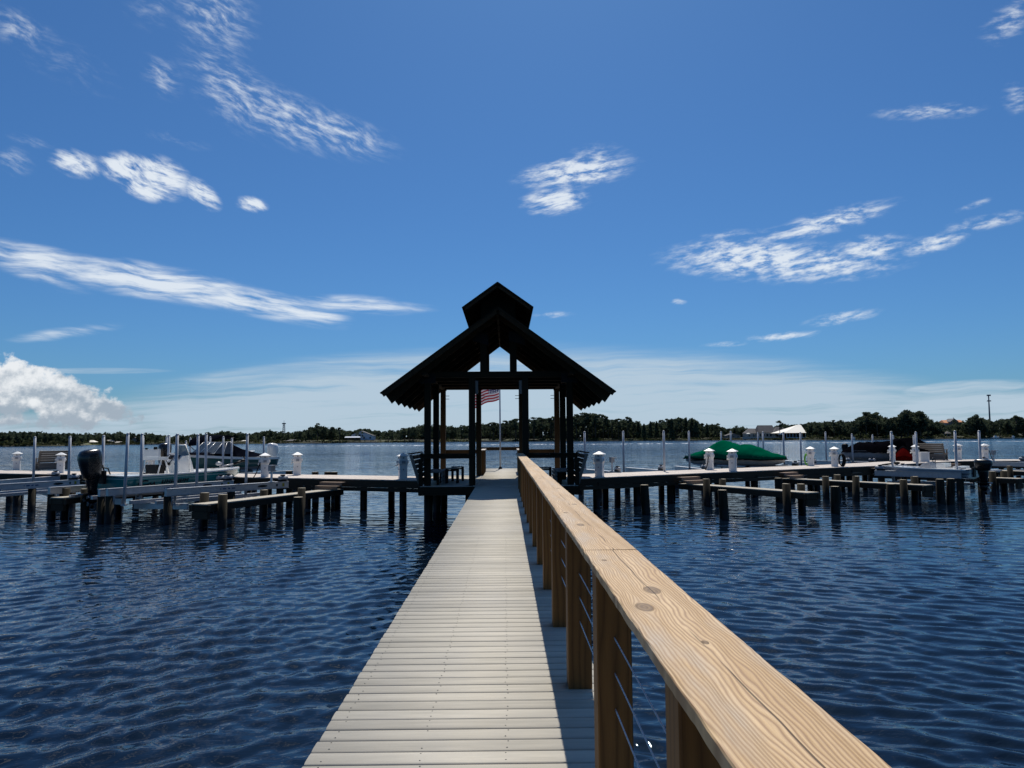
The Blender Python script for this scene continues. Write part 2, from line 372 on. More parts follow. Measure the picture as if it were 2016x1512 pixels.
def flag_mat():
    m, t, b = newmat('flag_cloth'); x, y, z = t.xyz(t.n('ShaderNodeUVMap').outputs[0])
    st = t.m('MODULO', t.m('FLOOR', t.m('MULTIPLY', y, 13.0)), 2.0)
    c = t.mix(st, (.34, .003, .016), (.62, .60, .63))
    can = t.m('MULTIPLY', t.m('LESS_THAN', x, .4), t.m('GREATER_THAN', y, 6 / 13))
    fx = t.m('SUBTRACT', t.m('FRACT', t.m('MULTIPLY', x, 15.0)), .5); fy = t.m('SUBTRACT', t.m('FRACT', t.m('MULTIPLY', t.m('SUBTRACT', y, 6 / 13), 11.14)), .5)
    star = t.m('LESS_THAN', t.m('ADD', t.m('MULTIPLY', fx, fx), t.m('MULTIPLY', fy, fy)), .07)
    c = t.mix(can, c, t.mix(star, (.012, .018, .11), (.8, .8, .8)))
    t.put(b.inputs['Base Color'], c); b.inputs['Roughness'].default_value = .8
    tr = t.n('ShaderNodeBsdfTranslucent'); t.put(tr.inputs[0], c)
    mx = t.n('ShaderNodeMixShader'); mx.inputs[0].default_value = .28
    t.put(mx.inputs[1], b.outputs[0]); t.put(mx.inputs[2], tr.outputs[0])
    out = [n for n in m.node_tree.nodes if n.type == 'OUTPUT_MATERIAL'][0]; t.put(out.inputs[0], mx.outputs[0])
    return m
M['flag'] = flag_mat()

# ------------------------------------------------------------------ mesh helpers
V = Vector
class MB:
    def __init__(s): s.v = []; s.f = []; s.uv = []; s.rn = []; s.sm = []; s.mi = []; s.cur = 0
    def face(s, idx, uvs=None, r=0.0, smooth=False):
        s.f.append(tuple(idx)); s.uv += (uvs or [(0.0, 0.0)] * len(idx)); s.rn.append(r); s.sm.append(smooth); s.mi.append(s.cur)
    def prof(s, p0, p1, sec, up=(0, 0, 1), r=None, smooth=False, caps=True):
        """push a closed cross-section [(side, up)] along p0-p1"""
        p0, p1 = V(p0), V(p1); d = p1 - p0; L = d.length; d = d / L
        up = V(up)
        if abs(d.dot(up.normalized())) > .99: up = V((0, 1, 0))
        sd = d.cross(up).normalized(); u2 = sd.cross(d)
        r = random.random() if r is None else r
        b = len(s.v); n = len(sec)
        for p in (p0, p1):
            for (a, c) in sec: s.v.append(p + sd * a + u2 * c)
        q = 0
        for i in range(n):
            j = (i + 1) % n; w_ = math.hypot(sec[i][0] - sec[j][0], sec[i][1] - sec[j][1])
            s.face((b + i, b + j, b + n + j, b + n + i), [(0, q), (0, q + w_), (L, q + w_), (L, q)], r, smooth); q += w_
        if caps:
            s.face([b + i for i in range(n)][::-1], [(x, y) for x, y in sec][::-1], r)
            s.face([b + n + i for i in range(n)], list(sec), r)
        return s
    def beam(s, p0, p1, w_, h, up=(0, 0, 1), c=0.0, r=None):
        a, b = w_ / 2, h / 2
        if c: sec = [(a - c, -b), (a, -b + c), (a, b - c), (a - c, b), (-a + c, b), (-a, b - c), (-a, -b + c), (-a + c, -b)][::-1]
        else: sec = [(-a, -b), (-a, b), (a, b), (a, -b)]
        return s.prof(p0, p1, sec, up, r)
    def box(s, c, size, rz=0.0, r=None):
        c = V(c); h = size[0] / 2; d = V((math.cos(rz), math.sin(rz), 0))
        return s.beam(c - d * h, c + d * h, size[1], size[2], r=r)
    def tube(s, pts, rad, n=8, caps=True, up=(0, 0, 1)):
        pts = [V(p) for p in pts]; rads = rad if isinstance(rad, (list, tuple)) else [rad] * len(pts)
        b0 = len(s.v); r = random.random(); L = 0
        for k, p in enumerate(pts):
            d = (pts[min(k + 1, len(pts) - 1)] - pts[max(k - 1, 0)]).normalized()
            u = V(up) if abs(d.dot(V(up))) < .95 else V((0, 1, 0))
            sd = d.cross(u).normalized(); u2 = sd.cross(d)
            for i in range(n):
                a = 2 * math.pi * i / n; s.v.append(p + (sd * math.cos(a) + u2 * math.sin(a)) * rads[k])
        for k in range(len(pts) - 1):
            L1 = L + (pts[k + 1] - pts[k]).length
            for i in range(n):
                j = (i + 1) % n; a, b = b0 + k * n, b0 + (k + 1) * n
                s.face((a + i, b + i, b + j, a + j), [(L, i * .05), (L1, i * .05), (L1, i * .05 + .05), (L, i * .05 + .05)], r, n > 5)
            L = L1
        if caps:
            s.face([b0 + i for i in range(n)], None, r); e = b0 + (len(pts) - 1) * n
            s.face([e + i for i in range(n)][::-1], None, r)
        return s
    def cyl(s, p0, p1, r0, r1=None, n=12): return s.tube([p0, p1], [r0, r0 if r1 is None else r1], n)
    def loft(s, rings, closed=True, caps=(True, True), smooth=True, r=None):
        b = len(s.v); n = len(rings[0]); r = random.random() if r is None else r
        for ring in rings: s.v += [V(p) for p in ring]
        for k in range(len(rings) - 1):
            for i in range(n if closed else n - 1):
                j = (i + 1) % n; a, c = b + k * n, b + (k + 1) * n
                s.face((a + i, a + j, c + j, c + i), [(k, i), (k, i + 1), (k + 1, i + 1), (k + 1, i)], r, smooth)
        if caps[0]: s.face([b + i for i in range(n)][::-1], None, r)
        if caps[1]: s.face([b + (len(rings) - 1) * n + i for i in range(n)], None, r)
        return s
    def poly(s, pts, r=None):
        b = len(s.v); s.v += [V(p) for p in pts]; r = random.random() if r is None else r
        s.face(list(range(b, b + len(pts))), [(p[0], p[1]) for p in pts], r); return s
    def slab(s, pts, off, r=None):
        """polygon pts given thickness by the vector off"""
        off = V(off); a = [V(p) for p in pts]; n = len(a); b = len(s.v); r = random.random() if r is None else r
        s.v += a + [p + off for p in a]
        e = (a[1] - a[0]).normalized(); nn = off.normalized(); f2 = nn.cross(e)
        q = [((p - a[0]).dot(e), (p - a[0]).dot(f2)) for p in a]
        s.face(list(range(b, b + n))[::-1], q[::-1], r); s.face(list(range(b + n, b + 2 * n)), q, r)
        for i in range(n):
            j = (i + 1) % n; s.face((b + i, b + j, b + n + j, b + n + i), [q[i], q[j], q[j], q[i]], r)
        return s
    def ell(s, c, rx, ry, rz, n=10, m=6, rot=0.0):
        c = V(c); rings = []; cr, sr = math.cos(rot), math.sin(rot)
        for k in range(m + 1):
            t = -math.pi / 2 + math.pi * k / m; ring = []
            for i in range(n):
                a = 2 * math.pi * i / n; x, y = rx * math.cos(t) * math.cos(a), ry * math.cos(t) * math.sin(a)
                ring.append(c + V((x * cr - y * sr, x * sr + y * cr, rz * math.sin(t))))
            rings.append(ring)
        return s.loft(rings, caps=(False, False))
    def build(s, name, mats, parent=None, world=True):
        off = parent.location if (parent is not None and world) else V((0, 0, 0))
        me = bpy.data.meshes.new(name)
        me.from_pydata([tuple(p - off) for p in s.v], [], s.f)
        if not isinstance(mats, (list, tuple)): mats = [mats]
        for m_ in mats: me.materials.append(M[m_] if isinstance(m_, str) else m_)
        ul = me.uv_layers.new(name='UVMap'); ul.data.foreach_set('uv', np.array(s.uv, dtype=np.float32).ravel())
        a = me.attributes.new('rnd', 'FLOAT', 'FACE'); a.data.foreach_set('value', np.array(s.rn, dtype=np.float32))
        me.polygons.foreach_set('use_smooth', s.sm); me.polygons.foreach_set('material_index', s.mi)
        me.update()
        o = bpy.data.objects.new(name, me); col.objects.link(o)
        if parent is not None: o.parent = parent
        return o
def tag(o, label=None, cat=None, group=None, kind=None):
    for k, v in (('label', label), ('category', cat), ('group', group), ('kind', kind)):
        if v: o[k] = v
    return o
def thing(name, label, cat, loc=(0, 0, 0), rz=0.0, group=None):
    o = bpy.data.objects.new(name, None); o.empty_display_size = .3; col.objects.link(o)
    o.location = loc; o.rotation_euler = (0, 0, rz)
    return tag(o, label, cat, group)
KIDS = {}
def kids(o): return [c for c in bpy.data.objects if c.parent is o]
def dup(root, loc, rz=0.0, label=None, group=None, scale=None):
    c = root.copy(); col.objects.link(c); c.location = loc; c.rotation_euler = (0, 0, rz)
    if scale: c.scale = scale
    if label: c['label'] = label
    if group: c['group'] = group
    for k in kids(root):
        kk = k.copy(); col.objects.link(kk); kk.parent = c
        for g in kids(k):
            gg = g.copy(); col.objects.link(gg); gg.parent = kk
    return c

# ------------------------------------------------------------------ river
ZD = 1.17                                # deck level above the water; fingers lie lower
ZF = 0.78
def build_water():
    H = CAM.z
    fr = np.linspace(-44, 44, 640); rest = np.concatenate([np.arange(46, 180, 4), np.arange(-180, -44, 4)])
    ang = np.sort(np.radians(np.concatenate([fr, rest])))
    yy_ = np.linspace(1456 / 2 * H / 1.6 / 1, 1456 / 2 * H / 260, 520)
    yy_ = np.concatenate([np.linspace(700, 140, 760), np.linspace(139, 3.0, 330)])
    rad = np.concatenate([[1.2, 2.0], 728 * H / yy_[yy_ < 728 * H / 2.3], [900, 1500, 3000, 7000, 16000]])
    A, Rr = np.meshgrid(ang, rad)
    X, Y = Rr * np.sin(A), Rr * np.cos(A)
    dr = np.gradient(rad)[:, None] * np.ones_like(A)
    Z = np.zeros_like(X)
    wl = 1 / (1 + np.exp((X - .5) / 1.5))
    r_ = np.random.default_rng(3)
    patch = (.52 + .48 * np.exp(-(np.clip(Rr - 9, 0, None) / 9) ** 2) + .40 * np.clip((Rr - 45) / 60, 0, 1)) * 1.05 + .22 * np.sin(X * .11 + 1.3 + .6 * np.sin(Y * .07)) * np.sin(Y * .09 + .4)
    for side, th0, spread, lam_lo, lam_hi, slope in (('l', -.42, .80, .17, .66, .118), ('r', .36, .40, .13, .62, .142)):
        n = 34; wgt = wl if side == 'l' else 1 - wl
        for k in range(n):
            lam = lam_lo * (lam_hi / lam_lo) ** r_.random(); th = th0 + spread * r_.normal() * .8
            kx, ky = 2 * math.pi / lam * math.sin(th), 2 * math.pi / lam * math.cos(th)
            a = slope / (2 * math.pi / lam) * math.sqrt(2 / n) * 1.0
            att = np.clip((lam / (3.2 * dr) - .6) / .8, 0, 1)
            ph = X * kx + Y * ky + r_.random() * 6.28 + .55 * np.sin(X * .31 * (1 + k % 3) + k) + .5 * np.sin(Y * .23 + k * 2.1)
            Z += a * att * wgt * np.sin(ph)
    Z *= patch
    nr, na = X.shape
    verts = np.stack([X, Y, Z], -1).reshape(-1, 3).astype(np.float32)
    i = np.arange(nr - 1)[:, None] * na + np.arange(na)[None, :]
    j = np.arange(nr - 1)[:, None] * na + (np.arange(na)[None, :] + 1) % na
    quads = np.stack([i, j, j + na, i + na], -1).reshape(-1, 4).astype(np.int32)
    c = len(verts); verts = np.vstack([verts, [[0, 0, 0]]]).astype(np.float32)
    tri = np.stack([np.full(na, c), (np.arange(na) + 1) % na, np.arange(na)], -1).astype(np.int32)
    loops = np.concatenate([quads.ravel(), tri.ravel()])
    starts = np.concatenate([np.arange(len(quads)) * 4, len(quads) * 4 + np.arange(na) * 3]).astype(np.int32)
    me = bpy.data.meshes.new('river')
    me.vertices.add(len(verts)); me.vertices.foreach_set('co', verts.ravel())
    me.loops.add(len(loops)); me.loops.foreach_set('vertex_index', loops.astype(np.int32))
    me.polygons.add(len(starts)); me.polygons.foreach_set('loop_start', starts)
    me.update(calc_edges=True); me.validate()
    me.polygons.foreach_set('use_smooth', np.ones(len(me.polygons), dtype=bool))
    me.materials.append(M['water'])
    o = bpy.data.objects.new('river', me); col.objects.link(o); tag(o, 'rippled dark blue river water reaching the far shore', 'water', kind='structure')
build_water()

# ------------------------------------------------------------------ boardwalk (a path)
BX0, BX1, GX = -.992, .604, -.22
def crown(w_, h, k=.0058, n=15):
    a = w_ / 2; top = []
    for i in range(n):
        x = -a + .004 + (w_ - .008) * i / (n - 1); top.append((x, h / 2 - k * abs(2 * x / w_) ** 3.6))
    return [(-a, -h / 2), (-a, h / 2 - k - .004)] + top + [(a, h / 2 - k - .004), (a, -h / 2)]
def boardwalk(name, y0, y1, x0, x1, label):
    mb = MB(); y = y0; screws = MB(); pitch = .1453; sec = crown(.1378, .025)
    while y + .14 <= y1:
        dz = random.uniform(-.0012, .0012); e = random.uniform(-.004, .004)
        mb.prof((x0 + e, y + .07, ZD - .0125 + dz), (x1 + e, y + .07, ZD - .0125 + dz), sec, smooth=True)
        if y < 12:
            for sx in (.05, .35, .62, .95):
                for sy in (.03, .11):
                    if random.random() < .9:
                        p = V((x0 + (x1 - x0) * sx + random.uniform(-.01, .01), y + sy, ZD + .0006))
                        screws.poly([p + V((.0046 * math.cos(a), .0046 * math.sin(a), 0)) for a in (0, 1.05, 2.09, 3.14, 4.19, 5.24)])
        y += pitch
    o = mb.build(name, 'deck'); tag(o, label, 'boardwalk', kind='structure')
    st = MB()
    for x in (x0 + .05, (x0 + x1) / 2, x1 - .05): st.beam((x, y0, ZD - .028 - .095), (x, y1, ZD - .028 - .095), .045, .19)
    st.build('stringer', 'fascia', o)
    if screws.v: screws.build('screw', 'black_plastic', o)
    yy2 = y0 + .8
    while yy2 < y1:
        for x in (x0 + .22, x1 - .22):
            MB().cyl((x, yy2, -2.5), (x, yy2, ZD - .23), .13, .125, 12).build('pile', 'pile', o)
        yy2 += 3.0
    return o
boardwalk('boardwalk', -1.2, 24.6, BX0, BX1, 'long pale grey composite boardwalk running straight out to the pavilion')

# ------------------------------------------------------------------ cable railing with broad pine cap
RXC, RTOP = .4637, ZD + 1.08
rail = thing('cable_railing', 'new pine railing with broad cap and steel cables along the boardwalk', 'railing', (RXC, 0, ZD))
joints = [-1.0, 3.33, 6.52, 9.7, 12.9, 16.1, 19.3, 22.4, 24.45]
for k in range(8):
    a, b = joints[k] + .003, joints[k + 1] - .003
    n = int((b - a) / .03) if k < 3 else 16
    tw = random.uniform(-.0015, .0015); ox = random.uniform(-.002, .002); rings = []
    ed = [0.0, 0.0]
    for i in range(n + 1):
        y = a + (b - a) * i / n; hw, ht = .1195, .019
        for q in (0, 1): ed[q] = ed[q] * .7 + random.uniform(-.0011, .0011)
        z = RTOP - .019 + .0012 * math.sin(y * 2.1 + k)
        l, r_ = RXC + ox - hw + ed[0] * (1 if k < 3 else .5), RXC + ox + hw + ed[1]
        c = .006
        rings.append([(l + c, y, z - ht), (l, y, z - ht + c), (l, y, z + ht - c), (l + c * .4, y, z + ht - c * .35), (l + c * 1.4, y, z + ht), (r_ - c * 1.4, y, z + ht + tw), (r_ - c * .4, y, z + ht - c * .35 + tw), (r_, y, z + ht - c + tw), (r_, y, z - ht + c), (r_ - c, y, z - ht)])
    MB().loft(rings, smooth=False, r=random.random()).build('cap_board', 'cap', rail)
POSTY = [.19 + 1.53 * k + .075 for k in range(16)]
for y in POSTY:
    if y > 24.3: break
    MB().beam((RXC, y, ZD + .0005), (RXC, y, RTOP - .0395), .15, .15, c=.006).build('post', 'pine', rail)
for h in (.42, .57, .72):
    MB().tube([(RXC, -1.0, ZD + h), (RXC, 24.3, ZD + h)], .0032, 6).build('cable', 'steel', rail)

# ------------------------------------------------------------------ pavilion
pav = thing('pavilion', 'dark timber pavilion with two tiered gable roof at the end of the boardwalk', 'pavilion', (GX, 28.2, ZD))
T = 'dark_timber'
fl = MB(); y = 24.62
while y < 31.6:
    for (x0, x1) in ((GX - 2.62, BX0 - .006), (BX0 - .002, BX1 + .002), (BX1 + .006, GX + 2.62)):
        fl.prof((x0, y + .07, ZD - .0125), (x1, y + .07, ZD - .0125), crown(.14, .025, .002, 5), smooth=True)
    y += .1453
fl.build('floor', 'deck', pav)
fa = MB()
fa.beam((GX - 2.64, 24.59, ZD - .15), (BX0 - .02, 24.59, ZD - .15), .045, .28); fa.beam((BX1 + .02, 24.59, ZD - .15), (GX + 2.64, 24.59, ZD - .15), .045, .28)
fa.beam((GX - 2.65, 24.62, ZD - .15), (GX - 2.65, 31.6, ZD - .15), .045, .28); fa.beam((GX + 2.65, 24.62, ZD - .15), (GX + 2.65, 31.6, ZD - .15), .045, .28)
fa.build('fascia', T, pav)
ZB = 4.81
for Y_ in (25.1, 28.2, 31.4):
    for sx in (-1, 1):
        MB().beam((GX + sx * 2.41, Y_, ZD), (GX + sx * 2.41, Y_, ZB), .215, .215, c=.008).build('post', T if Y_ < 31 else 'brown_timber', pav)  # rear row: brown of the light falling there put into the timber colour
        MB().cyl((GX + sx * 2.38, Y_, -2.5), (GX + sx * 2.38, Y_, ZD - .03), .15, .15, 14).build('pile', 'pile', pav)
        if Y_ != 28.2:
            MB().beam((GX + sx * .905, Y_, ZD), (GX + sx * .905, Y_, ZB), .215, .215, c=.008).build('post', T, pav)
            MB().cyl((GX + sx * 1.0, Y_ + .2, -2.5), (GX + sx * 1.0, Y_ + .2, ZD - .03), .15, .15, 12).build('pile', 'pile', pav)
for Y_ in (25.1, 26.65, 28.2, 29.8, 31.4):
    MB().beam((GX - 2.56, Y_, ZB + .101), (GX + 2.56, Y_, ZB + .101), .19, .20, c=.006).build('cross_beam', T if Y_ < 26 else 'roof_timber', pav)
for sx in (-1, 1):
    MB().beam((GX + sx * 2.41, 23.95, ZB + .045), (GX + sx * 2.41, 32.2, ZB + .045), .16, .085).build('side_beam', T, pav)
    MB().beam((GX + sx * .905, 25.0, ZB - .08), (GX + sx * .905, 31.5, ZB - .08), .05, .14).build('tie_beam', T, pav)
SL = (7.01 - 4.23) / 3.8; ca = 1 / math.hypot(1, SL); sa = SL * ca
def slope_pt(sx, d, Y_, drop=0.0, ridge=7.01, sl=SL):     # d from the ridge outward, drop below the surface along the normal
    c_ = 1 / math.hypot(1, sl); s_ = sl * c_
    return V((GX + sx * (d - drop * s_), Y_, ridge - sl * d - drop * c_))
for sx in (-1, 1):
    q = [slope_pt(sx, 3.8, 23.7), slope_pt(sx, .02, 23.7), slope_pt(sx, .02, 32.3), slope_pt(sx, 3.8, 32.3)]
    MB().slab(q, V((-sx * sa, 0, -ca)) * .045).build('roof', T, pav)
    for k, Y_ in enumerate((23.75, 24.55, 26.1, 27.65, 29.2, 30.75, 32.25)):
        hh = .13 if k == 0 else .36
        h0 = min(hh, .16)
        MB().slab([slope_pt(sx, 3.78, Y_ - .035, .048), slope_pt(sx, 3.78, Y_ - .035, .048 + hh), slope_pt(sx, 2.6, Y_ - .035, .048 + min(hh, .22)), slope_pt(sx, .05, Y_ - .035, .048 + h0), slope_pt(sx, .05, Y_ - .035, .048)], (0, .07, 0)).build('rafter', 'roof_timber', pav)
    for d in (.9, 1.7, 2.5, 3.3):
        MB().beam(slope_pt(sx, d, 23.8, .07), slope_pt(sx, d, 32.2, .07), .09, .04, up=(sx * sa, 0, ca)).build('purlin', 'roof_timber', pav)
    # king posts between the front beam and the roof
    for Y_ in (25.1, 31.4):
        MB().beam((GX + sx * .505, Y_, ZB + .203), (GX + sx * .505, Y_, 6.36), .24 if Y_ < 30 else .12, .19, c=.006).build('king_post', T, pav)
    # raised lantern roof
    q = [slope_pt(sx, 1.15, 23.4, 0, 7.76, .72), slope_pt(sx, .01, 23.4, 0, 7.76, .72), slope_pt(sx, .01, 32.0, 0, 7.76, .72), slope_pt(sx, 1.15, 32.0, 0, 7.76, .72)]
    c_ = 1 / math.hypot(1, .72)
    MB().slab(q, V((-sx * .72 * c_, 0, -c_)) * .05).build('upper_roof', T, pav)
    for k in range(6):
        Y_ = 23.46 + k * 1.69
        MB().beam(slope_pt(sx, 1.1, Y_, .10, 7.76, .72), slope_pt(sx, .1, Y_, .10, 7.76, .72), .06, .09, up=(sx * .72 * c_, 0, c_)).build('rafter', 'roof_timber', pav)
    MB().slab([(GX + sx * .62, 24.4, 6.56), (GX + sx * .62, 31.9, 6.56), (GX + sx * .62, 31.9, 7.23), (GX + sx * .62, 24.4, 7.23)], (-sx * .04, 0, 0)).build('lantern_wall', T, pav)
    MB().slab([(GX + sx * .905 - .25, 24.985, 4.60), (GX + sx * .905 + .25, 24.985, 4.60), (GX + sx * .905 + .25, 24.985, 4.86), (GX + sx * .905 - .25, 24.985, 4.86)], (0, .01, 0)) if False else None
    gp = MB()
    gp.slab([(GX + sx * 2.41 - .28, 24.99, 4.62), (GX + sx * 2.41 + .28, 24.99, 4.62), (GX + sx * 2.41 + .28, 24.99, 4.95), (GX + sx * 2.41 - .28, 24.99, 4.95)], (0, .012, 0))
    gp.build('gusset_plate', 'black_plastic', pav)
    gp = MB(); gp.slab([(GX + sx * .62 - .26, 24.97, 6.05), (GX + sx * .62 + .30, 24.97, 5.9), (GX + sx * .62 + .26, 24.97, 6.25), (GX + sx * .62 - .26, 24.97, 6.4)], (0, .012, 0))
    gp.build('gusset_plate', 'black_plastic', pav)
    br = MB(); br.beam((GX + sx * .905 - sx * .16, 25.1, 4.25), (GX + sx * .905 - sx * .16, 25.1, 4.70), .10, .09, c=.01); br.build('bracket', 'shade_bench', pav)
    for Y_ in (31.4, 25.1):
        for z in (4.55, 4.42):
            for xx in ((GX + sx * 2.41 - sx * .10), (GX + sx * .905 - sx * .10)): MB().cyl((xx, Y_, z), (xx - sx * .16, Y_, z), .012, n=6).build('bolt', 'black_plastic', pav)
MB().slab([(GX - .62, 24.4, 6.56), (GX, 24.4, 7.02), (GX + .62, 24.4, 6.56), (GX + .62, 24.4, 7.23), (GX, 24.4, 7.69), (GX - .62, 24.4, 7.23)], (0, .04, 0)).build('lantern_wall', T, pav)
MB().beam((GX, 23.46, 7.64), (GX, 31.95, 7.64), .07, .14).build('ridge_beam', T, pav)
MB().beam((GX, 23.8, 6.86), (GX, 32.2, 6.86), .07, .2).build('ridge_beam', T, pav)
for sx in (-1, 1):                       # railings of the pavilion front and back
    xa, xb = GX + sx * 2.62, GX + sx * .95
    MB().beam((xa, 24.80, 2.145), (xb, 24.80, 2.145), .09, .13).build('front_rail', T, pav)
    MB().beam((xa, 24.80, 2.231), (xb, 24.80, 2.231), .17, .035).build('front_rail', T, pav)
    MB().beam((xa + sx * -.02, 24.74, .92), (xa + sx * -.02, 24.74, 2.08), .13, .13).build('rail_post', T, pav)
    MB().beam((xb - sx * .02, 24.80, ZD), (xb - sx * .02, 24.80, 2.08), .13, .11).build('rail_post', T, pav)
    MB().beam((GX + sx * 2.3, 31.5, 2.17), (GX + sx * 1.0, 31.5, 2.17), .05, .12).build('rear_rail', 'brown_timber', pav)
    MB().beam((GX + sx * 2.3, 31.5, 2.249), (GX + sx * 1.0, 31.5, 2.249), .14, .035).build('rear_rail', 'brown_timber', pav)

def bench_pav(sx, label):
    t = thing('pavilion_bench', label, 'bench', (GX + sx * 2.45, 26.6, ZD))
    X = lambda d: GX + sx * d
    b = MB()
    for k in range(6):
        d = 2.60 + .065 * k; z = 1.36 + .15 * k
        b.beam((X(d), 24.86, z), (X(d), 28.05, z), .035, .135, up=(sx * .35, 0, 1))
    b.build('backrest', 'dark_timber', t)
    e = MB()
    for Y_ in (24.84, 28.08): MB().slab([(X(2.50), Y_, 1.0), (X(2.62), Y_, .98), (X(3.0), Y_, 2.2), (X(2.90), Y_, 2.22)], (0, .04, 0)).build('back_end', 'bench_wood', t)
    cpb = MB(); cpb.beam((X(2.97), 24.8, 2.245), (X(2.97), 28.1, 2.245), .12, .035); cpb.build('back_cap', 'dark_timber', t)
    s_ = MB()
    for k in range(4): s_.beam((X(2.46 - .145 * k), 25.35, 1.60), (X(2.46 - .145 * k), 27.9, 1.60), .135, .035)
    s_.build('seat', 'shade_bench', t)
    f = MB()
    for k in range(3): f.beam((X(1.97), 25.40, 1.50 - .145 * k), (X(1.97), 27.85, 1.50 - .145 * k), .035, .11)
    f.build('front_skirt', 'shade_bench', t)
    l = MB()
    for Y_ in (25.45, 26.6, 27.8): MB().beam((X(2.1), Y_, ZD), (X(2.1), Y_, 1.58), .08, .08).build('leg', 'dark_timber', t)
bench_pav(-1, 'slatted bench with slanted back along the left side of the pavilion')
bench_pav(1, 'slatted bench with slanted back along the right side of the pavilion')
def stool():
    t = thing('side_table', 'small black slatted table nearer the walkway, left of it inside the pavilion', 'side table', (0, 0, 0), 0, 'small black tables inside the pavilion')
    b = MB()
    for k in range(4): b.beam((-.23, -.18 + .12 * k, .515), (.23, -.18 + .12 * k, .515), .11, .03)
    b.build('tabletop', 'black_plastic', t, False)
    for x in (-.19, .19):
        for y in (-.17, .17): MB().beam((x, y, 0), (x, y, .498), .085, .045).build('leg', 'black_plastic', t, False)
    MB().beam((-.19, 0, .45), (.19, 0, .45), .05, .06).build('apron', 'black_plastic', t, False)
    return t
st0 = stool(); st0.location = (-1.9, 26.5, ZD)
dup(st0, (-1.80, 27.9, ZD), .1, 'small black slatted table farther back on the left side of the pavilion')
dup(st0, (1.42, 26.8, ZD), -.1, 'small black slatted table in the right half of the pavilion')

# landing behind the pavilion, its railing, flag and pole
boardwalk('landing', 31.75, 38.95, -1.25, .85, 'sunlit deck landing behind the pavilion')
rl = thing('rear_railing', 'pine cable railing round three sides of the landing behind the pavilion', 'railing', (-.2, 35, ZD))
for sx, x in ((-1, -1.0), (1, .62)):
    MB().beam((x, 31.9, RTOP - .019), (x, 35.2, RTOP - .019), .2, .038, c=.006).build('cap_board', 'dock_board', rl)
    for y in (32.0, 33.05, 34.1, 35.1): MB().beam((x, y, ZD), (x, y, RTOP - .039), .14, .14, c=.006).build('post', 'brown_timber', rl)
    for h in (.42, .57, .72): MB().tube([(x, 31.95, ZD + h), (x, 35.15, ZD + h)], .004, 5).build('cable', 'steel', rl)
MB().beam((-1.25, 38.7, RTOP - .07), (.85, 38.7, RTOP - .07), .05, .13).build('back_rail', 'brown_timber', rl)
MB().beam((-1.25, 38.7, RTOP + .016), (.85, 38.7, RTOP + .016), .15, .038).build('cap_board', 'brown_timber', rl)
for x in (-1.2, .8): MB().beam((x, 38.7, ZD), (x, 38.7, RTOP - .14), .14, .14).build('post', 'brown_timber', rl)
FP = at(985, 922, 38.35); FP.z = ZD
fp = thing('flagpole', 'grey metal flagpole standing on the landing behind the pavilion', 'flagpole', FP)
MB().tube([(FP.x, FP.y, ZD), (FP.x, FP.y, 3.2), (FP.x, FP.y, 5.78)], [.045, .04, .032], 10).build('pole', 'pvc', fp)
MB().cyl((FP.x, FP.y, ZD), (FP.x, FP.y, ZD + .10), .11, .07, 12).build('base', 'black_plastic', fp)
MB().ell((FP.x, FP.y, 5.82), .05, .05, .05).build('finial', 'steel', fp)
fg = MB(); nu, nv = 26, 14; ids = {}
for i in range(nu + 1):
    for j in range(nv + 1):
        u, v_ = i / nu, j / nv
        x = -1.42 * u * (1 - .10 * (1 - v_)); z = 4.73 + .94 * v_ - .42 * u ** 1.25 - .03 * math.sin(u * 9)
        yv = .10 * math.sin(u * 8.5 + v_ * 1.2) * (u ** .7)
        ids[i, j] = len(fg.v); fg.v.append(V((FP.x - .045 + x, FP.y + yv, z)))
for i in range(nu):
    for j in range(nv):
        c4 = [(i, j), (i + 1, j), (i + 1, j + 1), (i, j + 1)]
        fg.face([ids[c] for c in c4], [(a / nu, b / nv) for a, b in c4], 0, True)
fo = fg.build('flag', 'flag'); tag(fo, 'striped red and white flag with blue starred corner flying from the pole', 'flag')

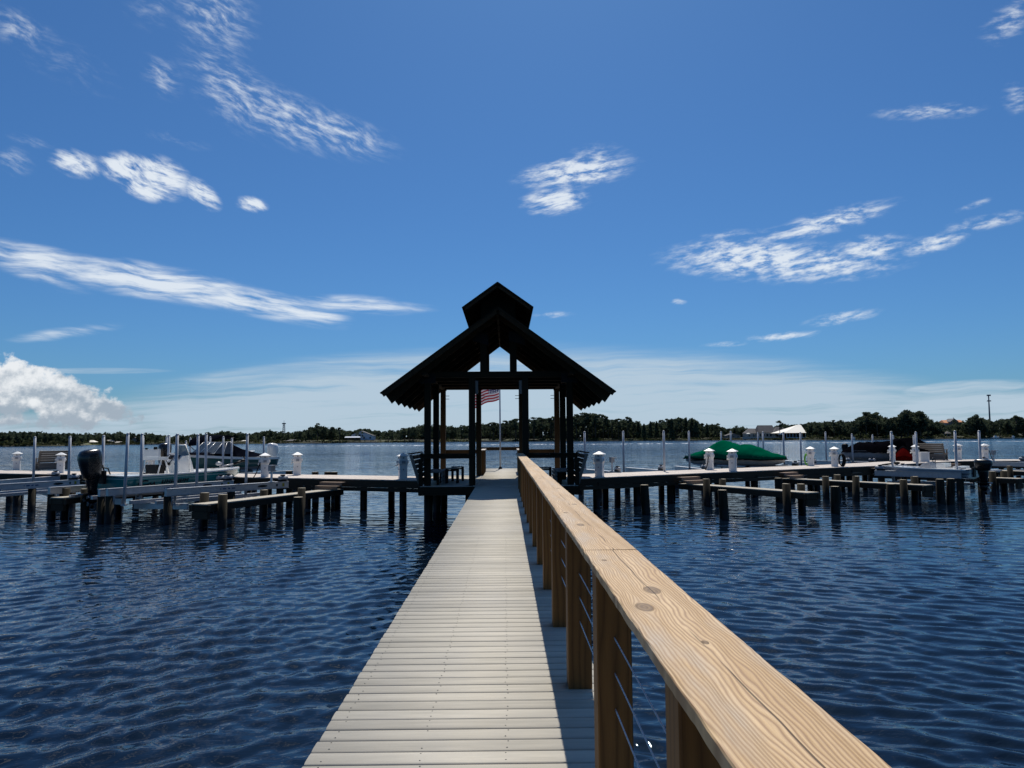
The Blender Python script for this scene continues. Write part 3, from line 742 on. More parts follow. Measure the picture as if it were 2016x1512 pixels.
# ------------------------------------------------------------------ docks
def offset_poly(pts, wd_, side):
    out = []
    for i, p in enumerate(pts):
        a = pts[max(i - 1, 0)]; b = pts[min(i + 1, len(pts) - 1)]
        d1 = (V(p) - V(a)); d2 = (V(b) - V(p))
        d1 = d1.normalized() if d1.length > 0 else d2.normalized(); d2 = d2.normalized() if d2.length > 0 else d1
        t = (d1 + d2).normalized(); n = V((-t.y, t.x)) * side
        out.append(V(p) + n * wd_ / max(.5, n.dot(V((-d2.y, d2.x)) * side)))
    return out
def dock(label, front, side, wd_=2.5):
    front = [V(p) for p in front]; back = offset_poly(front, wd_, side)
    t = thing('dock', label, 'dock', (front[0].x, front[0].y, ZD))
    bd = MB(); fs = MB(); pl = 0
    for k in range(len(front) - 1):
        a, b, c, d = front[k], front[k + 1], back[k], back[k + 1]
        L = (b - a).length; n = max(1, round(L / .145))
        for i in range(n):
            f0, f1 = (i + .02) / n, (i + .98) / n; z = ZD + random.uniform(-.002, .002)
            q = [a.lerp(b, f0), a.lerp(b, f1), c.lerp(d, f1), c.lerp(d, f0)]
            e = (q[0] - q[3]).normalized() * random.uniform(.03, .045)
            q = [q[0] + e, q[1] + e, q[2] - e, q[3] - e]
            bv = len(bd.v); top = [V((p.x, p.y, z)) for p in q]; bot = [V((p.x, p.y, z - .035)) for p in q]
            bd.v += top + bot; r = random.random(); W_ = wd_
            bd.face([bv, bv + 1, bv + 2, bv + 3], [(0, 0), (0, .14), (W_, .14), (W_, 0)], r)
            for x in range(4):
                y_ = (x + 1) % 4; bd.face([bv + x, bv + 4 + x, bv + 4 + y_, bv + y_], [(0, 0), (0, .03), (.14, .03), (.14, 0)], r)
        for (p, q_) in ((a, b), (c, d)):
            fs.beam((p.x, p.y, ZD - .037 - .14), (q_.x, q_.y, ZD - .037 - .14), .045, .28)
            fs.beam((p.x, p.y, ZD - .037 - .36), (q_.x, q_.y, ZD - .037 - .36), .14, .14) if (p is a) else None
        npil = max(1, round(L / 2.5))
        for i in range(npil):
            for (p, q_) in ((a, b), (c, d)):
                m_ = p.lerp(q_, (i + .5) / npil); o_ = (a.lerp(b, .5) + c.lerp(d, .5)) / 2 - m_; m_ = m_ + o_.normalized() * .3
                MB().cyl((m_.x, m_.y, -2.5), (m_.x, m_.y, ZD - .18), .15, .14, 12).build('pile', 'pile', t)
    bd.build('deck', 'dock_board', t); fs.build('fascia', 'fascia', t)
    return front, back
LF = [(-2.88, 28.25), (-6.95, 30.1), (-11.4, 31.9), (-20.7, 35.6), (-25.7, 37.7), (-40, 43.6)]
RF = [(2.44, 28.75), (10.24, 33.5), (19.0, 38.6), (26.4, 44.3), (28.6, 45.2), (42, 43.8)]
LFp, LBp = dock('long timber dock running left from the pavilion', LF, 1 if False else -1)
RFp, RBp = dock('long timber dock running right from the pavilion', RF, 1)

def finger(label, p0, p1, wd_=.62, piles=(), steps=True, steps_n=2):
    """p0 at the dock, p1 the free end"""
    p0, p1 = V((p0[0], p0[1], ZF)), V((p1[0], p1[1], ZF)); d = (p1 - p0).normalized(); s_ = V((d.y, -d.x, 0))
    t = thing('finger_pier', label, 'finger pier', p1)
    b = MB(); h = wd_ / 2
    for k in range(4):
        o_ = s_ * (-h + (k + .5) * wd_ / 4)
        b.beam(p0 + o_ - V((0, 0, .018)), p1 + o_ - V((0, 0, .018)), wd_ / 4 - .008, .036)
    b.build('deck', 'finger_board', t)
    f = MB(); z = V((0, 0, -.038 - .10))
    f.beam(p0 + s_ * (h - .025) + z, p1 + s_ * (h - .025) + z, .045, .20); f.beam(p0 - s_ * (h - .025) + z, p1 - s_ * (h - .025) + z, .045, .20)
    f.beam(p1 - s_ * (h + .12) + z - d * .05, p1 + s_ * (h + .12) + z - d * .05, .05, .20); f.beam(p1 - s_ * h + z * 2.6 - d * .08, p1 + s_ * h + z * 2.6 - d * .08, .12, .22)
    f.build('fascia', 'fascia', t)
    if steps:
        for k in range(steps_n):
            c = p0 + d * (.30 + .30 * k); zz = ZD - .13 * (k + 1)
            m_ = MB(); m_.beam(c - s_ * .52 + V((0, 0, zz - ZF)), c + s_ * .52 + V((0, 0, zz - ZF)), .30, .04); m_.beam(c - s_ * .52 + d * .13 + V((0, 0, zz - ZF - .075)), c + s_ * .52 + d * .13 + V((0, 0, zz - ZF - .075)), .035, .11)
            m_.build('step', 'step', t)
    for q in piles:
        q = V((q[0], q[1], 0)); top = ZF + .24
        top += random.uniform(-.05, .06); lx, ly = random.uniform(-.05, .05), random.uniform(-.05, .05); m_ = MB(); m_.cyl((q.x + lx * 2.5, q.y + ly * 2.5, -2.5), (q.x, q.y, top), .155 + random.uniform(-.012, .012), .14, 14); m_.cur = 1
        m_.poly([(q.x + .139 * math.cos(a * math.pi / 7), q.y + .139 * math.sin(a * math.pi / 7), top + .001) for a in range(14)])
        m_.build('pile', ['pile', 'pile_end'], t)
    return p0, p1, d, s_
def beside(p0, p1, px, side, gap=.17, wd_=.62, py=960):
    a = V((p0[0], p0[1], 0)); b = V((p1[0], p1[1], 0)); d = (b - a).normalized(); s_ = V((d.y, -d.x, 0)) * side * (wd_ / 2 + gap)
    return on_line(a + s_, b + s_, px, py)
fL1 = ((-6.75, 29.9), (-9.5, 23.2)); fL2 = ((-13.1, 32.6), (-15.75, 26.3)); fL0 = ((-21.8, 36.2), (-24.6, 29.6))
finger('narrow finger pier with two steps, nearest on the left of the pavilion', *fL1, piles=[beside(*fL1, 439, -1), beside(*fL1, 594, -1), beside(*fL1, 403, 1), beside(*fL1, 520, 1)])
finger('narrow finger pier beside the teal boat lift, ending under the black outboard', *fL2, piles=[beside(*fL2, 130, 1), beside(*fL2, 168, -1)])
finger('narrow finger pier farthest left, mostly behind the empty lift beams', *fL0, piles=[beside(*fL0, 20, -1)])
fR1 = ((7.6, 31.7), (10.75, 26.0)); fR2 = ((13.1, 35.0), (16.8, 29.4)); fR3 = ((19.3, 38.9), (23.2, 33.3)); fR4 = ((26.2, 43.8), (29.6, 36.5)); fR0 = ((3.5, 29.4), (4.6, 27.3))
finger('narrow finger pier with two steps, nearest on the right of the pavilion', *fR1, piles=[beside(*fR1, 1391, 1), beside(*fR1, 1423, -1), beside(*fR1, 1548, 1), beside(*fR1, 1577, -1)])
finger('narrow finger pier in the middle of the right side, left of the grey skiff', *fR2, piles=[beside(*fR2, 1626, 1), beside(*fR2, 1649, -1), beside(*fR2, 1686, 1), beside(*fR2, 1779, 1), beside(*fR2, 1801, -1)])
finger('short finger pier end right of the grey skiff outboard', *fR3, piles=[beside(*fR3, 1955, 1), beside(*fR3, 1978, -1)])
finger('finger pier farthest right, running out of the picture', *fR4, piles=[beside(*fR4, 1990, 1)])

# ------------------------------------------------------------------ free pilings
def piling(x, y, top, label, group=None):
    m_ = MB(); r0 = .165
    lx, ly = random.uniform(-.05, .05), random.uniform(-.05, .05); m_.tube([(x + lx * 3, y + ly * 3, -2.5), (x, y, top - .02), (x, y, top)], [r0 + .01, r0 - .01, r0 - .025], 16)
    m_.cur = 1
    m_.poly([(x + (r0 - .027) * math.cos(a * math.pi / 8), y + (r0 - .027) * math.sin(a * math.pi / 8), top + .001) for a in range(16)])
    t = thing('piling', label, 'piling', (x, y, 0), 0, group)
    o = m_.build('shaft', ['pile', 'pile_end'], t)
    return t
def pil_px(px, ytop, z, label, group='round timber pilings standing in the water'):
    p = P(px, ytop, z); return piling(p.x, p.y, z, label, group)
pil_px(587.5, 978.5, .95, 'lone round piling in open water beside the nearest left finger pier')
pil_px(1422, 964.5, .95, 'lone round piling in front of the first right finger pier')
pil_px(1268.5, 954.5, 1.02, 'round piling standing just in front of the right dock, nearest the boardwalk rail')
pil_px(1643.5, 957.5, .95, 'round piling in open water midway between the two right finger piers')
pil_px(1753.5, 952.5, .98, 'round piling in front of the middle right finger pier, nearest of that row')
pil_px(1850, 943, .98, 'left one of two close pilings below the grey skiff')
pil_px(1871.5, 942, 1.0, 'right one of two close pilings below the grey skiff')
pil_px(1532, 941, 1.0, 'round piling half hidden in the shade between the first and second right finger piers')
for px, yt, lb in ((569, 927, 'black piling top sticking up behind the left dock beside a white pedestal'), (620.5, 929, 'single black piling top behind the left dock, left of the close pair'), (645, 929, 'left one of the close pair of black piling tops behind the left dock'), (658, 929, 'right one of the close pair of black piling tops behind the left dock')):
    p = P(px, 935, ZD); q = p + V((0, 0, 0)); k = (p.y + 1.6) / p.y
    piling(p.x * k, p.y + 1.6, zpix(px, yt, p.y + 1.6), lb, 'piling tops behind the left dock')

# ------------------------------------------------------------------ power pedestals
def pedestal():
    t = thing('power_pedestal', 'white power pedestal with pyramid cap', 'power pedestal', (0, 0, 0), 0, 'white power pedestals on the docks')
    b = MB()
    def ring(w_, z): h = w_ / 2; c = .02; return [(-h + c, -h, z), (h - c, -h, z), (h, -h + c, z), (h, h - c, z), (h - c, h, z), (-h + c, h, z), (-h, h - c, z), (-h, -h + c, z)]
    b.loft([ring(.31, 0), ring(.31, .52), ring(.36, .60), ring(.36, .74), ring(.31, .80), ring(.31, .88)], smooth=False)
    b.build('body', 'white', t, False)
    c = MB(); c.loft([ring(.36, .885), ring(.45, .89), ring(.45, .905), ring(.06, 1.02)], smooth=False); c.build('cap', 'white', t, False)
    for a in range(4):
        ax, ay = math.cos(a * math.pi / 2), math.sin(a * math.pi / 2)
        o = MB(); o.box((ax * .19, ay * .19, .67), (.06, .13, .10) if ay == 0 else (.13, .06, .10)); o.build('outlet', 'grey' if a % 2 else 'white', t, False)
        s_ = MB()
        s_.box((ax * .157, ay * .157, .83), (.008, .06, .05) if ay == 0 else (.06, .008, .05)); s_.box((ax * .157, ay * .157, .38), (.008, .05, .05) if ay == 0 else (.05, .008, .05))
        s_.build('label_plate', 'grey', t, False)
    v = MB(); v.cyl((-.155, .05, .58), (-.24, .05, .56), .028, .028, 8); v.ell((-.24, .05, .54), .045, .045, .04, 8, 5); v.build('tap', 'white', t, False)
    return t
PED0 = pedestal(); first = True; PEDS = {}
for px, yb, rz, lb in (
    (33, 925.4, .4, 'white power pedestal far left, left of the brown bench back'),
    (119, 931.4, .4, 'white power pedestal in front of the brown bench on the left dock'),
    (184, 929, .4, 'white power pedestal almost hidden behind the black outboard'),
    (297, 929.5, .4, 'white power pedestal behind the console of the teal boat'),
    (363, 927.5, .4, 'white power pedestal with round meter in front of the green bowrider bow'),
    (521, 938.7, .35, 'white power pedestal with black hose at the stern of the green bowrider'),
    (585, 935.2, .35, 'white power pedestal standing alone on the left dock, right of the bowrider'),
    (793, 943.2, .3, 'bluish shaded power pedestal beside the left bench of the pavilion'),
    (1180.5, 938.2, -.4, 'bluish shaded power pedestal on the right dock next to the pavilion'),
    (1397.5, 924.7, -.5, 'white power pedestal before the covered boat, left of its pair, with a black cord'),
    (1443, 927.6, -.5, 'white power pedestal before the covered boat, right of its pair'),
    (1596.5, 917, -.5, 'white power pedestal with a coiled green hose'),
    (1643.7, 918.3, -.5, 'white power pedestal with a coiled black hose'),
    (1757.5, 909, -.5, 'white power pedestal in front of the black covered boat'),
    (1803, 909.5, -.5, 'white power pedestal between the red cover and the brown bench'),
    (1886.5, 905, -.1, 'white power pedestal on the far right dock, left of its pair'),
    (1939.5, 905.3, -.1, 'white power pedestal on the far right dock, right of its pair')):
    p = P(px, yb, ZD)
    if first: PED0.location = p; PED0.rotation_euler = (0, 0, rz); PED0['label'] = lb; first = False
    else: PEDS[px] = dup(PED0, p, rz, lb)
def hose(px, yb, mat, label, dx):
    p = P(px, yb, ZD); t = MB(); d = V((math.cos(-.5), math.sin(-.5), 0)); c = p + d * dx + V((0, -.12, .36)) 
    for k in range(5):
        pts = [c + V((math.cos(a) * (.11 + .012 * k) + .015 * k, -.018 * k, math.sin(a) * (.27 + .012 * k) - .01 * k)) for a in np.linspace(0, 2 * math.pi, 22)]
        t.tube(pts, .022, 6)
    tag(t.build('garden_hose', mat), label, 'hose')
hose(1596.5, 917, 'hose_green', 'bright green coiled hose hanging on a white pedestal', -.26)
hose(1643.7, 918.3, 'hose_black', 'black coiled hose hanging on a white pedestal', .24)
def cord(px, yb, label, dx, rz):
    p = P(px, yb, ZD); t = MB(); d = V((math.cos(rz), math.sin(rz), 0))
    a = p + d * .12 * (1 if dx > 0 else -1) + V((0, -.22, .62)); b = p + d * dx + V((0, -.30, .0))
    pts = [a.lerp(b, f) + V((0, -.05 * math.sin(f * 3.14), -.10 * math.sin(f * 3.14))) for f in np.linspace(0, 1, 9)]
    t.tube(pts, .022, 6); o = t.build('power_cord', 'hose_black'); o['label'] = label; pd = PEDS[px]; o.parent = pd; o.matrix_parent_inverse = (Matrix.Translation(pd.location) @ pd.rotation_euler.to_matrix().to_4x4()).inverted()
cord(521, 938.7, 'black cord hanging from the pedestal at the bowrider stern', -.35, .35)
cord(1397.5, 924.7, 'black cord hanging from the left pedestal before the covered boat', -.3, -.5)
cord(1757.5, 909, 'thin black cord hanging from the pedestal before the black covered boat', -.3, -.5)
cord(1939.5, 905.3, 'thin black cord hanging from the rightmost pedestal', .25, -.1)

# ------------------------------------------------------------------ boat lifts
def lift(label, beams, ztop, poles=(), cradle=True, cz=.50, motors=True, box_on=None, decals=False, piles=True):
    """beams: two (free end, dock end) pairs in plan; poles: points with their top heights"""
    t = thing('boat_lift', label, 'boat lift', (beams[0][0][0], beams[0][0][1], 0), 0, 'aluminium boat lifts along the docks')
    bs = [(V((a[0], a[1], 0)), V((b[0], b[1], 0))) for a, b in beams]
    for (a, b) in bs:
        d = (b - a).normalized(); zz = V((0, 0, ztop - .115)); s_ = V((d.y, -d.x, 0))
        m_ = MB(); m_.beam(a + zz, b + zz, .13, .22, c=.006)
        m_.beam(a + zz + V((0, 0, .118)), b + zz + V((0, 0, .118)), .19, .014); m_.beam(a + zz - V((0, 0, .118)), b + zz - V((0, 0, .118)), .19, .014)
        m_.build('side_beam', 'alu', t)
        if piles:
            for f in (.02, .5, .93):
                q = a.lerp(b, f); MB().cyl((q.x, q.y, -2.5), (q.x, q.y, ztop - .245), .15, .14, 12).build('pile', 'pile', t)
        for q in (a + d * .12, ):
            k_ = MB(); k_.slab([q + s_ * .10 + V((0, 0, ztop - .24)), q + s_ * .24 + V((0, 0, ztop - .24)), q + s_ * .15 + V((0, 0, ztop - .55)), q + s_ * .13 + V((0, 0, ztop - .55))], d * .012); k_.build('bracket', 'alu', t)
        if motors:
            q = b - d * .25 + V((0, 0, ztop)); m_ = MB()
            m_.cyl(q - d * .14 + V((0, 0, .13)), q + d * .14 + V((0, 0, .13)), .085, .085, 10); m_.ell(q + d * .17 + V((0, 0, .13)), .09, .09, .09, 8, 5)
            m_.build('motor', 'grey', t)
            m_ = MB(); m_.box(q + V((0, 0, .04)), (.30, .16, .08), math.atan2(d.y, d.x)); m_.box(q + d * .02 + V((0, 0, .24)), (.12, .14, .05), math.atan2(d.y, d.x)); m_.build('gearbox', 'black_plastic', t)
    if box_on is not None:
        a, b = bs[box_on]; d = (b - a).normalized(); q = b - d * .75 + V((0, 0, ztop)); m_ = MB()
        m_.beam(q, q + V((0, 0, .42)), .07, .07); m_.box(q + V((0, 0, .02)), (.2, .2, .03)); m_.build('control_post', 'alu', t)
        m_ = MB(); m_.box(q + V((0, 0, .53)), (.20, .17, .24), math.atan2(d.y, d.x)); m_.box(q + V((.06, -.02, .63)), (.3, .22, .03), math.atan2(d.y, d.x)); m_.build('control_box', 'grey', t)
    if cradle:
        (a0, b0), (a1, b1) = bs
        for f in (.18, .78):
            p, q = a0.lerp(b0, f), a1.lerp(b1, f); z = V((0, 0, cz)); m_ = MB(); m_.beam(p.lerp(q, .04) + z, q.lerp(p, .04) + z, .10, .20); m_.build('cross_beam', 'alu', t)
            for g, pp in ((p, a0), (q, a1)):
                m_ = MB(); c_ = g + (q - p).normalized() * (.12 if g is p else -.12)
                m_.tube([c_ + V((0, 0, cz)), c_ + V((0, 0, ztop - .2))], .008, 5); m_.build('lift_cable', 'steel', t)
        for f in (.28, .72):
            m_ = MB(); p, q = a0.lerp(a1, f), b0.lerp(b1, f); m_.beam(p.lerp(q, .05) + V((0, 0, cz + .17)), p.lerp(q, .93) + V((0, 0, cz + .17)), .12, .12); m_.build('bunk', 'alu', t)
    for (q, top, lean) in poles:
        m_ = MB(); z0 = cz + .05
        m_.tube([(q.x + lean, q.y, z0), (q.x, q.y, top)], .052, 10); m_.ell((q.x, q.y, top), .058, .058, .05, 8, 5); m_.box((q.x + lean, q.y, z0 + .03), (.16, .16, .06)); m_.build('guide_pole', 'pvc', t)
    if decals:
        for (a, b) in bs[:1] if decals == 1 else bs:
            d = (b - a).normalized(); L = (b - a).length; s_ = V((d.y, -d.x, 0)); base = a + s_ * .0665 + V((0, 0, ztop - .115))
            def quad(mb, u, v_, w_, h): 
                c = base + d * u + V((0, 0, v_)); mb.slab([c - d * w_ / 2 - V((0, 0, h / 2)), c + d * w_ / 2 - V((0, 0, h / 2)), c + d * w_ / 2 + V((0, 0, h / 2)), c - d * w_ / 2 + V((0, 0, h / 2))], s_ * .0025)
            k = MB(); c = base + d * (L * .76)
            k.slab([c + d * .22 * math.cos(x) + V((0, 0, .045 * math.sin(x))) for x in np.linspace(0, 6.283, 14)[:-1]], s_ * .0025); k.build('maker_mark', 'sticker_dark', t)
            for i0, i1 in ((0, 1), (2, 5), (6, 8), (9, 12)):
                k = MB(); quad(k, L * .40 + (i0 + i1) * .026, 0, .052 * (i1 - i0) - .016, .045); k.build('lettering', 'sticker_blue', t)
            k = MB(); quad(k, L * .89, 0, .07, .09); k.build('sticker', 'sticker_dark', t)
            k = MB(); quad(k, L * .95, 0, .10, .12); k.build('sticker', 'sticker_yellow', t)
    return t
def off(line, o):                        # the line moved o metres to its right, seen from its free end
    a, b = V((line[0][0], line[0][1], 0)), V((line[1][0], line[1][1], 0)); d = (b - a).normalized(); s_ = V((d.y, -d.x, 0)) * o
    return (a + s_, b + s_)
def pole(line, px, ytop, pyb=920, lean=0.0):
    q = on_line(*line, px, pyb); return (q, zpix(px, ytop, q.y), lean)
ZL = 1.14
bA = (P(326, 963, ZL), P(566, 947.5, ZL)); bB = (P(211, 962.5, ZL), P(458, 945.6, ZL)); bC = (P(-40, 956, ZL), P(155, 944, ZL)); bD = (P(-60, 950, ZL), P(116, 937.2, ZL))
bA = [V((p.x, p.y)) for p in bA]; bB = [V((p.x, p.y)) for p in bB]; bC = [V((p.x, p.y)) for p in bC]; bD = [V((p.x, p.y)) for p in bD]
iA, iB = off(bA, -.32), off(bB, .32)
lift('empty aluminium boat lift in front of the left dock, nearest the pavilion', (bA, bB), ZL, [pole(iB, 250, 854.6, lean=-.06), pole(iA, 347.5, 856, lean=-.03), pole(iB, 388.8, 857, lean=-.02), pole(iA, 486, 856, lean=-.03)], box_on=0, decals=2)
bB2 = off(bB, -.42); bB3 = off(bB, -3.2)
iB2, iB3 = off(bB2, -.22), off(bB3, .3)
lift('aluminium boat lift holding the teal boat', (bB2, bB3), ZL - .03, [pole(iB2, 278, 855.4), pole(iB2, 404.8, 855.2), pole(iB3, 202, 859), pole(iB3, 331, 858)], cz=.62)
iC, iD = off(bC, -.3), off(bD, .3)
lift('empty aluminium boat lift at the left edge of the picture', (bC, bD), ZL, [pole(iD, 66.6, 861.3), pole(iC, 136, 860.5)], box_on=None, decals=1)
# lifts behind the left dock
def back_line(px, py_dock, px_far, L, dirv):
    p = P(px, py_dock, 1.1); d = V(dirv).normalized(); return (V((p.x, p.y)) + d * L, V((p.x, p.y)))
uL = (.45, .893)
def seg(x, y, d, L): d = V(d).normalized(); return (V((x, y)) + d * L, V((x, y)))
l1 = seg(-14.4, 35.9, uL, 6.2); l2 = seg(-17.3, 37.2, uL, 6.2); l3 = seg(-20.2, 38.6, uL, 6.0)
def lpole(line, px, yt): return pole(line, px, yt, 900)
lift('boat lift under the green bowrider behind the left dock', (l1, l2), 1.05, [lpole(off(l1, .25), 519, 861), lpole(off(l1, .25), 456, 864), lpole(off(l2, -.2), 413, 861), lpole(off(l1, .25), 439, 861)], cz=.55, motors=False)
lift('boat lift under the boat with the black canopy behind the left dock', (seg(-17.9, 37.5, uL, 6.0), l3), 1.0, [lpole(off(l3, -.2), 365.5, 869), lpole(off(l3, -.2), 374, 863), lpole(off(l3, -.2), 327, 861), lpole(off(l3, -.2), 281, 861)], cz=.5, motors=False)
# lifts behind the right dock
uR = (-.60, .80)
r1 = (P(1142, 923, 1.2).xy, P(1221, 929.5, 1.2).xy); r2 = (P(1233, 920.5, 1.2).xy, P(1307, 926, 1.2).xy)
lift('empty boat lift just behind the right dock, beside the pavilion', (r1, r2), 1.2, [pole(off(r1, -.25), 1151.8, 851), pole(off(r2, .25), 1228, 850), pole(off(r2, .25), 1308, 849.5)], box_on=0)
r3 = (P(1330, 915.5, 1.2).xy, P(1390, 921.3, 1.2).xy); r4 = seg(15.9, 40.1, uR, 6.6)
lift('boat lift under the green covered boat', (r3, r4), 1.14, [pole(off(r3, .2), 1357.7, 850), pole(off(r4, -.2), 1420, 851, 870), pole(off(r4, -.2), 1439, 850, 870), pole(off(r4, .6), 1502.4, 851, 870)], cz=.7)
r5 = (P(1545, 906.5, 1.2).xy, P(1606, 912.5, 1.2).xy); r6 = (P(1640, 905, 1.2).xy, P(1672, 908.5, 1.2).xy)
lift('empty boat lift behind the pedestals with the coiled hoses', (r5, r6), 1.2, [pole(off(r5, .2), 1492.7, 852, 880), pole(off(r5, .2), 1543, 852, 880), pole(off(r5, .2), 1577, 852, 890), pole(off(r6, .2), 1626.5, 851, 890)], box_on=0)
r7 = seg(22.8, 45.6, uR, 5.2); r8 = seg(26.0, 47.7, uR, 5.2)
lift('boat lift under the black covered boat', (r7, r8), 1.12, [pole(off(r7, .2), 1678, 855, 880), pole(off(r8, .3), 1718, 857, 865), pole(off(r8, .2), 1758.6, 858, 865), pole(off(r8, 1.2), 1799, 858, 865)], cz=.7, motors=True)
# the skiff's lift and one more on the far right
s1 = (P(1893, 931, 1.15).xy, P(1723, 926, 1.15).xy); s2 = off(s1, 2.3)
lift('aluminium boat lift under the grey skiff', (s1, (s2[0].xy, s2[1].xy)), 1.15, [pole(off(s1, .30), 1757.5, 851), pole(off(s2, -.25), 1806, 851.7), pole(off(s1, .30), 1883.5, 849.5), pole(off(s2, -.25), 1931, 849.3)], cz=.42)
e1 = (P(2040, 914, 1.2).xy, P(1958, 909.5, 1.2).xy)
lift('boat lift beam with control box at the right edge of the picture', ((V((30.6, 38.0)), V((27.6, 43.0))), (V((33.2, 39.6)), V((30.3, 43.6)))), 1.2, [], box_on=0)
tg = thing('piling', 'stout piling with a square grey metal cap right of the skiff outboard', 'piling', (*P(1957, 925, 1.1).xy, 0))
pp = P(1957, 925, 1.1); MB().cyl((pp.x, pp.y, -2.5), (pp.x, pp.y, 1.0), .19, .18, 14).build('shaft', 'pile', tg); MB().box((pp.x, pp.y, 1.05), (.46, .46, .10)).build('cap', 'alu', tg)

# ------------------------------------------------------------------ boats (x runs to the bow, z up, origin under the transom)
def hull_rings(L, B, zs0, zs1, zk=0.0, n=26, full=.42, chine=.86, dead=.22, rake=.8, pw=2.4):
    out = []
    for i in range(n + 1):
        t = i / n; tt = max(0, (t - full) / (1 - full))
        b = B / 2 * (1 - tt ** pw) + .02; zs = zs0 + (zs1 - zs0) * t ** 2
        kz = zk + max(0, (t - .62) / .38) ** 2.2 * (zs - zk) * rake
        bc = b * (chine - .30 * tt ** 2); zc = kz + dead * (1 - .3 * tt) + (zs - kz) * .12
        zc = min(zc, zs - .05); x = L * t
        ring = [(x, -b, zs), (x, -(b * .35 + bc * .65) - .0, zc + (zs - zc) * .45), (x, -bc, zc), (x, -bc * .5, kz + (zc - kz) * .42), (x, 0, kz), (x, bc * .5, kz + (zc - kz) * .42), (x, bc, zc), (x, (b * .35 + bc * .65), zc + (zs - zc) * .45), (x, b, zs)]
        out.append(ring)
    return out
def hull(t, rings, mat, name='hull'):
    m_ = MB(); m_.loft(rings, closed=False, caps=(True, True), smooth=True); return m_.build(name, mat, t, False)
def deck_cap(t, rings, mat, drop=.0, inner=.80, well=.28, x0=.06, x1=.72, name='deck', lip=.05):
    """gunwale cap and foredeck with a sunken cockpit between x0 and x1"""
    m_ = MB(); n = len(rings) - 1; cen = []
    for i, r in enumerate(rings):
        b, z, x = r[8][1], r[8][2] + .012 - drop, r[8][0]; t_ = i / n
        k = inner if x0 <= t_ <= x1 else .02; zz = z - (well if x0 <= t_ <= x1 else -.03)
        cen.append([(x, -b - .02, z - lip), (x, -b - .02, z), (x, -b * k, z + .005), (x, -b * k * .98, zz), (x, b * k * .98, zz), (x, b * k, z + .005), (x, b + .02, z), (x, b + .02, z - lip)])
    m_.loft(cen, closed=False, caps=(True, True), smooth=False); return m_.build(name, mat, t, False)
def outboard(t, x, zt, s, mat, tilt=0.0, y=0.0, flat=1.0):
    """outboard engine hung on the transom at height zt"""
    c_, s__ = math.cos(tilt), math.sin(tilt)
    def tr(px, py, pz): px *= s; py *= s; pz *= s; return V((x - (px * c_ + pz * s__), y + py, zt + (-px * s__ + pz * c_)))
    def ring(cx, rx, ry, z, n=14):
        o = []
        for i in range(n):
            a = 2 * math.pi * i / n; ca_, sa_ = math.cos(a), math.sin(a)
            o.append(tr(cx + rx * math.copysign(abs(ca_) ** .6, ca_), ry * math.copysign(abs(sa_) ** .6, sa_), z))
        return o
    eng = MB(); eng.loft([[p + V((0, 0, 0)) for p in rr_] for rr_ in (lambda L_: L_)([ring(.35, .22, .16, -.16), ring(.35, .27, .19, -.10), ring(.36, .29, .205, .10), ring(.37, .325, .225, .32), ring(.38, .345, .235, .50), ring(.37, .335, .225, .64), ring(.35, .28, .19, .735), ring(.33, .20, .13, .775), ring(.32, .06, .05, .79)])]); top_ = zt
    if flat != 1.0: eng.v = [V((p.x, p.y, zt + (p.z - zt) * flat)) for p in eng.v]
    o = eng.build('outboard', mat, t, False)
    m_ = MB(); m_.loft([ring(.34, .22, .16, .04), ring(.35, .20, .14, -.14), ring(.36, .17, .10, -.34), ring(.36, .15, .07, -.48), ring(.36, .15, .05, -.62)]); m_.build('midsection', mat, o, False)
    m_ = MB(); m_.slab([tr(.10, -.012, -.62), tr(.70, -.012, -.62), tr(.68, -.012, -.58), tr(.12, -.012, -.58)], tr(0, .24, 0) - tr(0, 0, 0))
    m_.loft([ring(.36, .17, .03, -.62), ring(.34, .15, .055, -.78), ring(.34, .14, .05, -.86), ring(.36, .10, .02, -.92)]); m_.loft([ring(.38, .07, .012, -.92), ring(.42, .05, .01, -1.10)])
    m_.build('lower_unit', mat, o, False)
    m_ = MB()
    for k in range(3):
        a = k * 2.094; q = [(.56, math.cos(a + e) * r_, -.81 + math.sin(a + e) * r_) for e, r_ in ((-.3, .05), (.45, .16), (.1, .19), (-.35, .14))]
        m_.slab([tr(*p) for p in q], tr(.03, 0, 0) - tr(0, 0, 0))
    m_.build('propeller', 'steel', o, False)
    m_ = MB(); m_.box((x + .02, y, zt - .16 * s), (.10, .26 * s, .42 * s)); m_.build('mount', 'black_plastic', o, False)
    return o
def boat(name, label, x, y, z, heading): return thing(name, label, 'boat', (x, y, z), math.atan2(heading[1], heading[0]), 'boats hanging on the lifts')

